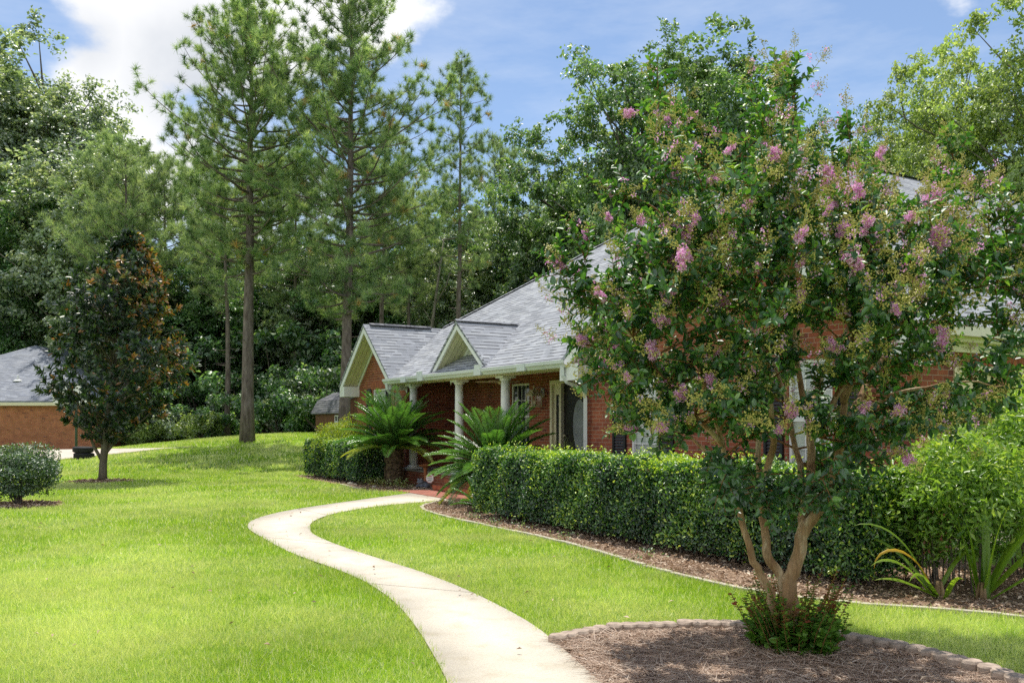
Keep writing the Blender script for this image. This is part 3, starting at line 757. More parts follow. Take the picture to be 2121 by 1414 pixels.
# porch beam, eave soffit, ceiling, fascia
bmm = MB(); bmm.hbox(14.57, 23.66, 10.06, 10.34, 2.76, 2.93); hp(bmm, "porch_beam", M['cream'])
ev = MB(); ev.hbox(14.6, 23.6, 9.82, 10.06, 2.77, 2.80); hp(ev, "eave_soffit", M['cream'])
pc = MB(); pc.hbox(14.6, 23.64, 10.34, 11.88, 2.97, 3.02); hp(pc, "porch_ceiling", plain('porch_ceiling_shade', (.22, .19, .14), .7))  # deep porch shade put into the darkened ceiling colour
gt = MB()
gx0, gx1 = 14.50, 23.80
prof = [(9.80, 2.78), (9.73, 2.78), (9.70, 2.83), (9.67, 2.86), (9.665, 2.925), (9.68, 2.925), (9.69, 2.865), (9.74, 2.80), (9.80, 2.795)]
vs = [H(gx0, b, z) for b, z in prof] + [H(gx1, b, z) for b, z in prof]; k = len(prof)
gt.add(vs, [[i, (i + 1) % k, (i + 1) % k + k, i + k] for i in range(k)] + [list(range(k)), list(range(2 * k - 1, k - 1, -1))])
for a in (18.05, 21.2, 16.1, 22.3):
    gt.hbox(a - .16, a + .16, 9.655, 9.70, 2.775, 2.93)
hp(gt, "gutter", M['gutter'])
for a in (18.02, 21.25):                               # splash guards where the valleys pour in
    sp = MB(); sp.hbox(a - .17, a + .17, 9.66, 9.68, 2.92, 3.02); hp(sp, "splash_guard", M['gutter'])
gg = MB(); gg.hbox(6.84, 6.97, 9.85, 34, 2.80, 2.93); hp(gg, "gutter", plain("garage_gutter_paint", (.80, .72, .58), .45, .05, 3))
fz = MB(); fz.hbox(6.97, 7.165, 9.9, 34, 2.74, 2.83); hp(fz, 'eave_soffit', M['cream']); fz = MB(); fz.hbox(7.10, 7.168, 10.32, 34, 2.62, 2.74); hp(fz, "frieze_board", M['cream'])
def downspout(path):
    m = MB(); m.tube([H(*p) for p in path], .052, 4, smooth=False)
    hp(m, "downspout", M['gutter'])
downspout([(14.62, 9.73, 2.80), (14.62, 9.74, 2.62), (14.60, 9.82, 2.50), (14.56, 10.02, 2.42), (14.52, 10.14, 2.33), (14.50, 10.20, 2.18), (14.50, 10.20, .1)])
downspout([(23.62, 9.73, 2.80), (23.62, 9.75, 2.64), (23.66, 9.85, 2.54), (23.72, 10.10, 2.47), (23.76, 10.22, 2.38), (23.78, 10.26, 2.2), (23.78, 10.26, .1)])

# columns
def column(a, b):
    root = MB(); c = H(a, b, .41)
    root.lathe(c, [(.116, .09), (.115, .6), (.108, 1.6), (.102, 2.24)], 36, flute=.14)
    sh = hp(root, "column", M['white'])
    bs = MB(); bs.box(c[0] - .175, c[1] - .175, c[2], c[0] + .175, c[1] + .175, c[2] + .045); bs.lathe((c[0], c[1], c[2] + .045), [(.165, 0), (.175, .018), (.165, .036), (.145, .05)], 24)
    bs.build("column_base", M['white'], sh)
    cp = MB(); cp.lathe((c[0], c[1], c[2] + 2.235), [(.118, 0), (.13, .015), (.128, .03), (.15, .06)], 24); cp.box(c[0] - .17, c[1] - .17, c[2] + 2.295, c[0] + .17, c[1] + .17, c[2] + 2.348)
    cp.build("column_capital", M['white'], sh)
for a in (22.8, 20.0, 17.67): column(a, 10.2)

# porch floor and steps
pf = MB(); pf.hbox(14.6, 23.63, 10.0, 11.88, -.2, .36); hp(pf, "porch_base", M['brick'])
pt = MB(); pt.hbox(14.6, 23.64, 9.97, 11.89, .36, .41); hp(pt, "porch_floor", M['concrete_floor'])
for b0, b1, z in ((9.38, 9.70, .165), (9.70, 9.97, .30)):
    s = MB(); s.hbox(17.2, 19.8, b0, b1, -.1, z - .09); o = hp(s, "porch_step", M['brick'])
    s2 = MB(); s2.hbox(17.19, 19.81, b0 - .015, b1, z - .09, z); s2.build("step_tread", M['soldier'], o)

# windows with blinds, shutters
def window(op, b, cols=2, blind=.92, dark=False, rows=2):
    a0, a1, z0, z1 = op; w = a1 - a0
    f = MB(); t = .05
    f.hbox(a0, a1, b + .03, b + .09, z1 - t, z1 - .002); f.hbox(a0, a1, b + .03, b + .09, z0 + .002, z0 + t)
    f.hbox(a0 + .002, a0 + t, b + .03, b + .09, z0 + t, z1 - t); f.hbox(a1 - t, a1 - .002, b + .03, b + .09, z0 + t, z1 - t)
    zm = (z0 + z1) / 2; f.hbox(a0 + t, a1 - t, b + .035, b + .085, zm - .025, zm + .025)
    wo_ = hp(f, "window", M['white'])
    mu = MB()
    for i in range(1, cols + 1):
        x = a0 + t + (w - 2 * t) * i / (cols + 1); mu.hbox(x - .009, x + .009, b + .055, b + .068, z0 + t, zm - .025); mu.hbox(x - .009, x + .009, b + .055, b + .068, zm + .025, z1 - t)
    for s, e in ((z0 + t, zm - .025), (zm + .025, z1 - t)):
        for j in range(1, rows):
            z = s + (e - s) * j / rows; mu.hbox(a0 + t, a1 - t, b + .053, b + .07, z - .009, z + .009)
    mu.build("muntin", M['white'], wo_)
    g = MB(); g.poly([H(a1 - t, b + .062, z0 + t), H(a0 + t, b + .062, z0 + t), H(a0 + t, b + .062, z1 - t), H(a1 - t, b + .062, z1 - t)]); g.build("pane", M['pane'] if not dark else M['glass'], wo_)
    if not dark:
        d = MB(); d.poly([H(a1, b + .098, z0), H(a0, b + .098, z0), H(a0, b + .098, z1), H(a1, b + .098, z1)]); d.build("blind", M['blind'], wo_)
    s = MB(); s.hbox(a0 - .05, a1 + .05, b - .04, b + .03, z0 - .07, z0 - .003); s.build("sill", M['brick'], wo_)
def shutter(a0, a1, z0, z1, b):
    s = MB(); y0, y1 = b - .04, b - .004; r = .05
    s.hbox(a0, a0 + r, y0, y1, z0, z1); s.hbox(a1 - r, a1, y0, y1, z0, z1)
    zm = z0 + (z1 - z0) * .42
    for z in (z0, zm, z1 - r * 1.3): s.hbox(a0 + r, a1 - r, y0, y1, z, z + r * 1.3)
    n = int((z1 - z0) / .055)
    for i in range(n):
        z = z0 + r + i * .055
        s.slab([H(a0 + r, b - .034, z), H(a1 - r, b - .034, z), H(a1 - r, b - .012, z + .045), H(a0 + r, b - .012, z + .045)], (0, .006, .0))
    hp(s, "shutter", M['shutter_p'])
M['shutter_p'] = plain("black_shutter_paint", (.016, .016, .019), .4, .1, 5)
window(W1, 10.3); window(W2, 10.3); window(WL, 10.35, 2); window(WP, 11.9, 3, dark=True)
for a0, a1 in ((13.30, 13.70), (11.95, 12.34), (9.47, 9.85), (8.12, 8.50)): shutter(a0, a1, .82, 2.64, 10.3)
for a0, a1 in ((26.33, 26.70), (24.78, 25.12)): shutter(a0, a1, .9, 2.72, 10.35)
for (a0, a1, s, e), b in ((W1, 10.3), (W2, 10.3), (WL, 10.35)):
    ln = MB(); ln.hbox(a0 - .12, a1 + .12, b - .012, b + .02, e + .005, min(e + .22, 2.95)); hp(ln, 'lintel', M['soldier'])
ln = MB(); ln.hbox(GA - .012, GA + .02, 10.95, 15.85, 2.46, 2.62)
hp(ln, "lintel", M['soldier'])
gv = MB()                                              # gable vent with pointed foot
cv = [(0, 4.10), (-.16, 4.05), (-.24, 3.94), (-.24, 3.76), (0, 3.42), (.24, 3.76), (.24, 3.94), (.16, 4.05)]
outerv = [H(25.62 + x, 10.33, z) for x, z in cv]
gv.slab(outerv, (0, .018, 0))
for i in range(8):
    z = 3.55 + i * .06; wv_ = .17 if z > 3.74 else .17 * (z - 3.45) / .29
    gv.slab([H(25.62 - wv_, 10.325, z), H(25.62 + wv_, 10.325, z), H(25.62 + wv_, 10.295, z + .028), H(25.62 - wv_, 10.295, z + .028)], (0, .004, 0))
hp(gv, "gable_vent", M['white'])

# front door and sidelight
dt = MB(); b = 11.9
a1, a0, z0, z1 = 18.36, 16.55, .41, 2.72
for s, e in ((18.27, 18.36), (17.86, 17.95), (16.55, 16.64)): dt.hbox(s, e, b - .05, b + .08, z0, z1 - .09)
dt.hbox(a0, a1, b - .055, b + .08, z1 - .09, z1)
dt.hbox(17.95, 18.27, b + .02, b + .06, z0, .75); dt.hbox(17.95, 18.03, b + .02, b + .06, .75, z1 - .35); dt.hbox(18.19, 18.27, b + .02, b + .06, .75, z1 - .35); dt.hbox(17.95, 18.27, b + .02, b + .06, z1 - .35, z1 - .09)
hp(dt, "door_frame", M['cream'])
sl = MB(); sl.poly([H(18.19, b + .045, .75), H(18.03, b + .045, .75), H(18.03, b + .045, z1 - .35), H(18.19, b + .045, z1 - .35)]); hp(sl, "sidelight_pane", M['glass'])
dd = MB(); dd.hbox(16.64, 17.86, b + .04, b + .085, z0, z1 - .09); door = hp(dd, "front_door", plain("dark_door", (.018, .015, .013), .35, .2, 3))
ov = MB(); pts = [H(17.20 + .27 * math.cos(t), b + .034, 1.62 + .62 * math.sin(t)) for t in np.linspace(0, 2 * PI, 28, endpoint=False)]; ov.poly(pts); ov.build("door_glass", plain("frosted_door_glass", (.30, .32, .34), .25, .2, 4), door)
kn = MB(); kn.lathe(H(17.75, b - .02, 1.38), [(.0, -.03), (.03, -.02), (.035, 0), (.03, .02), (0, .03)], 12); kn.build("door_knob", M['copper'], door)
ol = MB(); ol.hbox(21.36, 21.50, b - .018, b - .003, .82, .95); hp(ol, "outlet_cover", M['white'])

# garage door in the side wall
gd_ = MB(); gd_.hbox(GA + .06, GA + .10, 11.05, 15.75, -.1, 2.36); gdo = hp(gd_, "garage_door", M['garage'])
gp = MB()
for r_ in range(4):
    for c_ in range(5):
        y = 11.15 + c_ * .92; z = .05 + r_ * .58
        gp.hbox(GA + .048, GA + .06, y, y + .78, z, z + .40)
        gp.hbox(GA + .040, GA + .048, y + .08, y + .70, z + .07, z + .33)
gp.build("raised_panel", M['garage'], gdo)
gf = MB(); gf.hbox(GA - .02, GA + .06, 10.95, 11.05, -.1, 2.36); gf.hbox(GA - .02, GA + .06, 15.75, 15.85, -.1, 2.36); gf.hbox(GA - .02, GA + .06, 10.95, 15.85, 2.36, 2.455)
hp(gf, "garage_door_frame", M['garage'])

# lantern and fan: hung on the house, things of their own
lt = empty("wall_lantern", (*L(18.72, 11.62)[:2], 2.08), HROT, "tan metal carriage lantern with glass sides on the porch brick wall by the door", "lantern")
m = MB(); r = .135; 
m.box(-r, -r, 0, r, r, .025)
for sx in (-1, 1):
    for sy in (-1, 1): m.box(sx * r - .012, sy * r - .012, .025, sx * r + .012, sy * r + .012, .27)
m.box(-r - .01, -r - .01, .27, r + .01, r + .01, .29)
m.build("lantern_cage", M['copper'], lt)
m = MB(); q1 = r + .03; q2 = .075
m.add([(-q1, -q1, .29), (q1, -q1, .29), (q1, q1, .29), (-q1, q1, .29), (-.11, -.11, .36), (.11, -.11, .36), (.11, .11, .36), (-.11, .11, .36), (-q2, -q2, .42), (q2, -q2, .42), (q2, q2, .42), (-q2, q2, .42)],
      [(3, 2, 1, 0), (0, 1, 5, 4), (1, 2, 6, 5), (2, 3, 7, 6), (3, 0, 4, 7), (4, 5, 9, 8), (5, 6, 10, 9), (6, 7, 11, 10), (7, 4, 8, 11), (8, 9, 10, 11)])
m.lathe((0, 0, .42), [(.03, 0), (.012, .03), (.022, .06), (.008, .09), (.004, .15)], 10)
m.build("lantern_roof", M['copper'], lt)
m = MB(); m.tube([(0, .0, .44), (0, .08, .47), (0, .18, .50), (0, .25, .44)], .012, 6); m.lathe((0, .262, .36), [(.001, -.12), (.05, -.08), (.06, 0), (.05, .08), (.001, .12)], 12)
m.tube([(0, .0, .40), (0, .1, .38), (0, .2, .36), (0, .25, .36)], .01, 6); m.build("lantern_bracket", M['white'], lt)
m = MB()
for a, bb in (((-r, -r), (r, -r)), ((r, -r), (r, r)), ((r, r), (-r, r)), ((-r, r), (-r, -r))): m.poly([(*a, .025), (*bb, .025), (*bb, .27), (*a, .27)])
m.build("lantern_glass", M['pane'], lt)
m = MB()
for dx in (-.035, 0, .035): m.lathe((dx, 0, .025), [(.012, 0), (.012, .09), (.008, .11), (.001, .15)], 8)
m.build("lantern_candle", M['cream'], lt)

fn = empty("ceiling_fan", (*L(19.35, 11.05)[:2], 2.70), HROT + .3, "pale wooden bladed ceiling fan hanging under the porch ceiling", "ceiling fan")
m = MB(); m.lathe((0, 0, 0), [(.02, -.06), (.09, -.04), (.10, .02), (.06, .07), (.015, .08), (.015, .24), (.06, .26), (.06, .275)], 14); m.build("fan_motor", M['fanm'], fn)
for i in range(5):
    m = MB(); t = 2 * PI * i / 5; c, s = math.cos(t), math.sin(t)
    pts = [(.12, -.03), (.2, -.065), (.62, -.075), (.66, 0), (.62, .075), (.2, .065), (.12, .03)]
    m.slab([(x * c - y * s, x * s + y * c, .012 + y * .15) for x, y in pts], (0, 0, -.008)); m.build("fan_blade", M['fanm'], fn)
pw = empty("potted_plant", (*L(17.1, 11.35)[:2], .41), 0, "spiky grassy plant in a dark pot on the porch in front of the door", "plant")
m = MB(); m.lathe((0, 0, 0), [(.11, 0), (.15, .26), (.165, .28), (.14, .28), (.13, .24)], 16); m.build("pot", M['terra'], pw)
n_ = 120; az = rng.uniform(0, 2 * PI, n_); el = rng.uniform(.9, 1.5, n_)
Dp = np.stack([np.cos(az) * np.cos(el), np.sin(az) * np.cos(el), np.sin(el)], 1)
link("foliage", leaf_mesh("foliage", M['leaf_light'], np.tile([0, 0, .24], (n_, 1)) + rng.normal(0, .03, (n_, 3)) * [1, 1, .1], Dp, np.stack([-np.sin(az), np.cos(az), az * 0], 1), rng.uniform(.45, .8, n_), .014, rng.random(n_), shape='diamond', fold=.2, curl=.0), pw)

# ------------------------------------------------------------------ neighbour's house, hoop, shed
nbx, nby = -23.0, 49.0
nb = empty("brick_house", (nbx - 7, nby, gzf(nbx, nby) - .05), 0, "neighbour's low red brick house with blue grey hip roof at the far left", "house")
m = MB(); W_, D_, Hh = 7.0, 10.0, 2.62
m.box(-W_, 0, -.4, W_, D_, Hh); m.build("wall", M['brick_n'], nb)
m = MB(); e = .32; rz_ = Hh + .16; rise = (W_ + e) * .50
def nslab(pts): m.slab(pts, (0, 0, -.08))
yr0, yr1 = -e + (W_ + e), D_ + e
A, B, C_, D2 = (-W_ - e, -e, rz_), (W_ + e, -e, rz_), (W_ + e, D_ + e + 6, rz_), (-W_ - e, D_ + e + 6, rz_)
R1, R2 = (0, yr0, rz_ + rise), (0, yr1 + 2, rz_ + rise)
nslab([A, B, R1]); nslab([B, C_, R2, R1]); nslab([C_, D2, R2]); nslab([D2, A, R1, R2]); m.build("roof", M['shingle_n'], nb)
m = MB(); m.box(-W_ - e + .02, -e - .02, rz_ - .26, W_ + e - .02, -e + .03, rz_ - .085); m.box(W_ + e - .03, -e + .03, rz_ - .26, W_ + e + .02, D_ + e, rz_ - .085); m.build("fascia", M['cream'], nb)
m = MB(); m.box(-W_ - e + .05, -e + .03, rz_ - .24, W_ + e - .05, 0, rz_ - .2); m.box(W_, 0, rz_ - .24, W_ + e - .05, D_, rz_ - .2); m.build("soffit", M['soffit'], nb)
vp = PX(33, 757, nby + 1.9); m = MB(); vx = vp[0] - (nbx - 7); vz = rz_ + .5 * (2.1 + e) 
m.lathe((vx, 2.1, vz - .1), [(.06, 0), (.06, .42), (.05, .43)], 10); m.lathe((vx, 2.1, vz - .03), [(.26, -.02), (.22, .05), (.08, .12)], 12); m.build("vent_pipe", M['white'], nb)

hx, hy, _ = G(158, 938, .12); hgz = gzf(hx, hy)
hoop = empty("basketball_hoop", (hx, hy, hgz), 0, "grey steel pole of a basketball hoop with white net behind the dark magnolia", "basketball hoop")
m = MB(); m.tube([(0, 0, 0), (0, 0, 2.5), (-.1, -.25, 3.0)], .065, 10); m.build("pole", M['pole'], hoop)
m = MB(); m.box(-1.02, -.36, 2.5, .70, -.32, 3.5); m.build("backboard", M['white'], hoop)
m = MB(); m.tube([(-.34 + .23 * math.cos(t), -.62 + .23 * math.sin(t), 2.72) for t in np.linspace(0, 2 * PI, 19)], .012, 6, cap=False); m.build("rim", plain("orange_rim", (.5, .12, .02), .5), hoop)
m = MB()
for t in np.linspace(0, 2 * PI, 12, endpoint=False):
    for sgn in (-1, 1):
        m.tube([(-.34 + rr * math.cos(t + sgn * dt_), -.62 + rr * math.sin(t + sgn * dt_), 2.71 - dz) for rr, dt_, dz in ((.225, 0, 0), (.19, .26, .15), (.15, .52, .28), (.12, .78, .42))], .009, 4)
m.build("net", M['white'], hoop)
def tyre(loc, lab, rx=0):
    t = empty("tyre", loc, .3, lab, "tyre", "old tyres stacked at the hoop"); t.rotation_euler = (rx, .02, .3)
    R, wd = .37, .115
    prof = [(R - .17, -wd * .8), (R - .12, -wd), (R - .03, -wd * .95), (R, -wd * .6), (R + .006, 0), (R, wd * .6), (R - .03, wd * .95), (R - .12, wd), (R - .17, wd * .8), (R - .185, 0)]
    m = MB(); seg = 36; k = len(prof); vs = []
    for j in range(seg):
        an = 2 * PI * j / seg
        for (r_, z) in prof: vs.append((r_ * math.cos(an), r_ * math.sin(an), z))
    m.add(vs, [[j * k + i, ((j + 1) % seg) * k + i, ((j + 1) % seg) * k + (i + 1) % k, j * k + (i + 1) % k] for j in range(seg) for i in range(k)], True)
    m.build("rubber_casing", M['tyre'], t)
    m = MB()
    for j in range(40):
        an = 2 * PI * j / 40
        for zz in (-.055, .0, .055):
            c, s = math.cos(an + zz), math.sin(an + zz)
            m.slab([((R + .004) * c - y * s, (R + .004) * s + y * c, zz + z) for y, z in ((-.02, -.02), (.02, -.02), (.02, .02), (-.02, .02))], (.008 * c, .008 * s, 0))
    m.build("tread", M['tyre'], t)
tx, ty, _ = G(174, 957, .12); tz = gzf(tx, ty)
tyre((tx, ty, tz + .12), "lower black tyre of the pair lying flat at the foot of the hoop pole"); tyre((tx - .04, ty + .01, tz + .36), "upper black tyre lying on top of another at the foot of the hoop pole", .03)

shx, shy = PX(722, 850, 46)[:2]; 
sh = empty("garden_shed", (shx, shy, gzf(shx, shy) - .15), -.95, "small brown board shed with dark gambrel roof behind the left end of the house", "shed", scale=.9)
m = MB(); m.box(-1.9, -1.2, -.3, 1.9, 1.2, 1.45); m.build("wall", M['shedwall'], sh)
ends = [(-1.2, 1.45), (-.95, 2.05), (0, 2.5), (.95, 2.05), (1.2, 1.45)]
for x in (-1.9, 1.9):
    m = MB(); m.poly([(x, y, z) for y, z in ends]); m.build("gable", M['shedwall'], sh)
m = MB(); eo = [(-1.42, 1.38), (-1.02, 2.10), (0, 2.60), (1.02, 2.10), (1.42, 1.38)]
for (y0, z0), (y1, z1) in zip(eo[:-1], eo[1:]): m.slab([(-2.1, y0, z0), (2.1, y0, z0), (2.1, y1, z1), (-2.1, y1, z1)], (0, 0, -.06))
m.build("roof", M['shedroof'], sh)
m = MB(); m.box(.9, -1.24, .55, 1.5, -1.205, 1.2); wi = m.build("window", M['glass'], sh)
m = MB()
for x in (.88, 1.19, 1.48): m.box(x, -1.26, .53, x + .05, -1.24, 1.24)
for z in (.53, .86, 1.19): m.box(.88, -1.265, z, 1.53, -1.242, z + .05)
m.build("frame", M['white'], wi)
# ------------------------------------------------------------------ hedges and shrubs
def clipped(name, a0, a1, b0, b1, top, n, size, loc_lab, cat, mat, seed, jit=.05, dead=0):
    """clipped hedge along the house: leaves on the box surface, several layers deep, over a near-black core painted as inner shade"""
    r = np.random.default_rng(seed)
    la, lb, lz = a1 - a0, b1 - b0, top
    areas = np.array([la * lz, lb * lz, lb * lz, la * lb, la * lz * .4]); pr = areas / areas.sum()
    face = r.choice(5, n, p=pr); u = r.random(n); v = r.random(n)
    P = np.zeros((n, 3)); Nn = np.zeros((n, 3))
    zlow = .10 + .16 * r.random(n) ** 2
    for k in range(5):
        m = face == k
        if k in (0, 4):
            P[m] = np.c_[a0 + u[m] * la, np.full(m.sum(), b0 if k == 0 else b1), zlow[m] + v[m] * (lz - zlow[m])]; Nn[m] = (0, -1 if k == 0 else 1, .25)
        elif k in (1, 2):
            P[m] = np.c_[np.full(m.sum(), a0 if k == 1 else a1), b0 + u[m] * lb, zlow[m] + v[m] * (lz - zlow[m])]; Nn[m] = (-1 if k == 1 else 1, 0, .25)
        else:
            P[m] = np.c_[a0 + u[m] * la, b0 + v[m] * lb, np.full(m.sum(), lz)]; Nn[m] = (0, 0, 1)
    # rounded arrises + lumpy surface + depth
    ca, cb = (a0 + a1) / 2, (b0 + b1) / 2
    lump = (np.sin(P[:, 0] * 3.1 + P[:, 2] * 2.2) + np.sin(P[:, 0] * 7.3 + P[:, 1] * 5 + 1) * .6 + np.sin(P[:, 2] * 8 + P[:, 0] * 4.4) * .5 + np.sin(P[:, 0] * 17 + P[:, 2] * 13) * .35) * .032
    depth = np.abs(r.normal(0, .07, n)) - .02 - .10 * (r.random(n) < .02)
    P += Nn * (lump - depth)[:, None]
    over = np.minimum(np.minimum(lz - P[:, 2], .14), 0.14) / .14                 # 0 at the very top
    side = np.where(face != 3, 1.0, 0.0)
    P[:, 1] += np.where((face == 0), 1, np.where(face == 4, -1, 0)) * .07 * (1 - np.clip(over, 0, 1)) ** 2
    e = np.minimum(P[:, 1] - b0, b1 - P[:, 1]); P[:, 2] -= np.where(face == 3, .06 * np.clip(1 - e / .13, 0, 1) ** 2, 0)
    nn = unit(Nn + r.normal(0, .55, (n, 3)))
    D = unit(np.cross(nn, r.normal(0, 1, (n, 3))) + Nn * .45 + np.array([0, 0, .25]))
    fresh = (np.sin(P[:, 0] * 2.3 + 1.7 * np.sin(P[:, 2] * 3)) + np.sin(P[:, 0] * 5.1 + P[:, 2] * 4)) * .13
    var = np.clip(r.beta(2, 3, n) * .8 + fresh * .8 + np.where(face == 3, .16, 0) + .12 * np.clip((P[:, 2] - .6) / .6, 0, 1) - depth * 3, 0, 1)  # top leaves lighter, deep ones darker: light and gap shade put into leaf colour
    tp_ = np.sin(P[:, 0] * 11 + 2 * np.sin(P[:, 2] * 9)) * np.sin(P[:, 2] * 12 + P[:, 0] * 6) + np.sin(P[:, 1] * 12 + P[:, 0] * 9) * .5; tip = r.random(n) < .07 + .22 * (tp_ > .55); var[tip] = np.clip(var[tip] + .45, 0, 1)
    W = np.stack([P[:, 0] * UA[0] + P[:, 1] * VA[0], P[:, 0] * UA[1] + P[:, 1] * VA[1], P[:, 2]], 1)
    rot = lambda q: np.stack([q[:, 0] * UA[0] + q[:, 1] * VA[0], q[:, 0] * UA[1] + q[:, 1] * VA[1], q[:, 2]], 1)
    base = np.array(L(ca, cb, 0))
    root = empty(name, tuple(base), 0, loc_lab, cat)
    s = size * r.uniform(.7, 1.3, n)
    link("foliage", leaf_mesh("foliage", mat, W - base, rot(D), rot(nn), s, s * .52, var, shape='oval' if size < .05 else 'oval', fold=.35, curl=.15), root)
    t = MB()
    step = .38; aa = a0 + .2
    while aa < a1 - .1:
        for bb in (b0 + lb * .3, b0 + lb * .7):
            p = np.array(L(aa + r.uniform(-.1, .1), bb + r.uniform(-.1, .1), 0)) - base
            for _ in range(4):
                d = np.array([r.normal(0, .16), r.normal(0, .16), lz * .8]); t.tube([p, p + d * .5 + r.normal(0, .03, 3), p + d], [.014, .010, .005], 4, False)
        aa += step
    t.build("branches", M['bark_grey'], root)
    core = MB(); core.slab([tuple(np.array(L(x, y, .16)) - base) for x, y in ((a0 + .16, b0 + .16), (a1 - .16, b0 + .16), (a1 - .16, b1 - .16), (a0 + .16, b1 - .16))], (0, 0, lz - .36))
    core.build("inner_shade", M['hedge_core'], root)  # near-black block stands in for the shade inside the hedge
    return root
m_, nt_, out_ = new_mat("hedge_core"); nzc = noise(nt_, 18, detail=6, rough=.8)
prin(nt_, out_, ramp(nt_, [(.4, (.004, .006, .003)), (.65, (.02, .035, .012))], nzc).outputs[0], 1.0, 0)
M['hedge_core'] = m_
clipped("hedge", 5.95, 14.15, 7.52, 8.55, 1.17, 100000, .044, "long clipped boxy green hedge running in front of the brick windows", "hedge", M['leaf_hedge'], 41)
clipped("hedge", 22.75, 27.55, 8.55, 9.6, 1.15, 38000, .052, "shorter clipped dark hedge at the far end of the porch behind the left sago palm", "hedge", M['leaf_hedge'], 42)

def bush(name, loc, rx, h, n, size, mat, label, cat, seed, group=None, aspect=.5, stems=10, z0=.08, shape='oval', up=.35, hollow=.5, lump=.18, spread=.06, thick=.018):
    r = np.random.default_rng(seed)
    d = unit(r.normal(0, 1, (n, 3))); d[:, 2] = np.abs(d[:, 2]) * np.where(r.random(n) < .72, 1, -.8)
    rad = hollow + (1 - hollow) * r.random(n) ** .6
    lumps = 1 + lump * (np.sin(d[:, 0] * 5 + seed) * np.cos(d[:, 1] * 4 + d[:, 2] * 5) + .6 * np.sin(d[:, 2] * 9 + d[:, 0] * 7))
    P = d * (rad * lumps)[:, None] * [rx, rx, h * .5] + [0, 0, h * .5 + z0 * .5]
    P[:, 2] = np.maximum(P[:, 2], z0 * r.random(n))
    nn = unit(d * .7 + r.normal(0, .6, (n, 3)) + [0, 0, up]); D = unit(np.cross(nn, r.normal(0, 1, (n, 3))) + d * .5 + [0, 0, .1])
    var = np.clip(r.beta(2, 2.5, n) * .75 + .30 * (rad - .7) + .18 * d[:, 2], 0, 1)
    root = empty(name, loc, r.uniform(0, 6), label, cat, group)
    s = size * r.uniform(.65, 1.35, n)
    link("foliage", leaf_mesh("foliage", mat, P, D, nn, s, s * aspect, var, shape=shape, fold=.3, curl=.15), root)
    t = MB()
    for _ in range(stems):
        a_ = r.uniform(0, 2 * PI); q = r.uniform(.3, .9); e_ = np.array([math.cos(a_) * rx * q * .8, math.sin(a_) * rx * q * .8, h * r.uniform(.55, .9)])
        s_ = np.array([math.cos(a_) * spread * r.uniform(.3, 1), math.sin(a_) * spread * r.uniform(.3, 1), -.05]) ; t.tube([s_, s_ + (e_ - s_) * [.35, .35, .55] + r.normal(0, .03, 3), e_], [thick * h, thick * .66 * h, .004], 5, False)
    t.build("branches", M['bark_grey'], root)
    return root
bush("round_shrub", (shrub_c[0] + .02, shrub_c[1] + .1, 0), .76, 1.16, 15000, .05, M['leaf_shrub'], "rounded grey green shrub at the left edge of the lawn", "shrub", 51)
bush("golden_shrub", (*L(26.1, 9.35)[:2], 0), .95, 1.75, 7000, .07, M['leaf_gold'], "yellow tipped shrub rising behind the far hedge below the left house window", "shrub", 52, aspect=.35)
nd1 = bush("nandina_shrub", (4.60, 9.15, 0), .82, 1.50, 11500, .078, M['leaf_nandina'], "bright green nandina shrub at the right end of the long hedge", "shrub", 53, aspect=.34, stems=26, hollow=.3, shape='diamond', z0=.22, lump=.12, spread=.5, thick=.006)
nd2 = bush("nandina_shrub", (5.95, 9.7, 0), 1.15, 2.12, 16000, .080, M['leaf_nandina'], "tallest nandina shrub at the right edge of the photo below the garage", "shrub", 54, aspect=.34, stems=26, hollow=.3, shape='diamond', z0=.22, lump=.12, spread=.5, thick=.006)

# strap leaf plants
def strap_plant(loc, label, leaves, stems, seed):
    root = empty("strap_leaf_plant", loc, 0, label, "plant")
    r = np.random.default_rng(seed)
    for (az, ln, lean, droop, wd, dry) in leaves:
        n = 12; pts = []; p = np.array([r.normal(0, .02), r.normal(0, .02), .0]); el = lean
        for i in range(n + 1):
            pts.append(p.copy()); d = np.array([math.cos(az) * math.cos(el), math.sin(az) * math.cos(el), math.sin(el)]); p = p + d * ln / n; el -= droop * (i / n) ** 1.3 * 2 / n
        side = np.array([-math.sin(az), math.cos(az), 0]); vs = []; twi = r.uniform(.5, 1.1) * (1 if math.cos(az) > 0 else -1); up_ = np.array([0, 0, 1.0])
        for i, q in enumerate(pts):
            t = i / n; w_ = wd * (1 - t ** 3) * min(1, .55 + t * 2) * .5
            dl = unit(pts[min(i + 1, n)] - pts[max(i - 1, 0)]); nl_ = np.cross(dl, side); sd_ = side * math.cos(twi * t) + nl_ * math.sin(twi * t); nv_ = np.cross(sd_, dl)
            vs += [q - sd_ * w_ + nv_ * w_ * .4, q, q + sd_ * w_ + nv_ * w_ * .4]
        fs = np.array([[i * 3 + k, i * 3 + k + 1, i * 3 + k + 4, i * 3 + k + 3] for i in range(n) for k in (0, 1)])
        o = link("leaf", mesh_np("leaf", np.array(vs), [fs], M['strap_dry'] if dry else M['strap'], var=np.clip(np.repeat(np.linspace(.2, .8, n + 1), 3) + r.uniform(-.15, .15), 0, 1), smooth=True), root)
        if dry: o["label"] = "yellowed drooping leaf"
    m = MB()
    for i in range(stems): 
        a_ = r.uniform(0, 6.28); q = r.uniform(.0, .05); m.tube([(q * math.cos(a_), q * math.sin(a_), -.03), (q * .8 * math.cos(a_), q * .8 * math.sin(a_), .09), (q * .5 * math.cos(a_), q * .5 * math.sin(a_), .17)], [.026, .02, .012], 7)
    m.build("stem", M['litter_stem'], root)
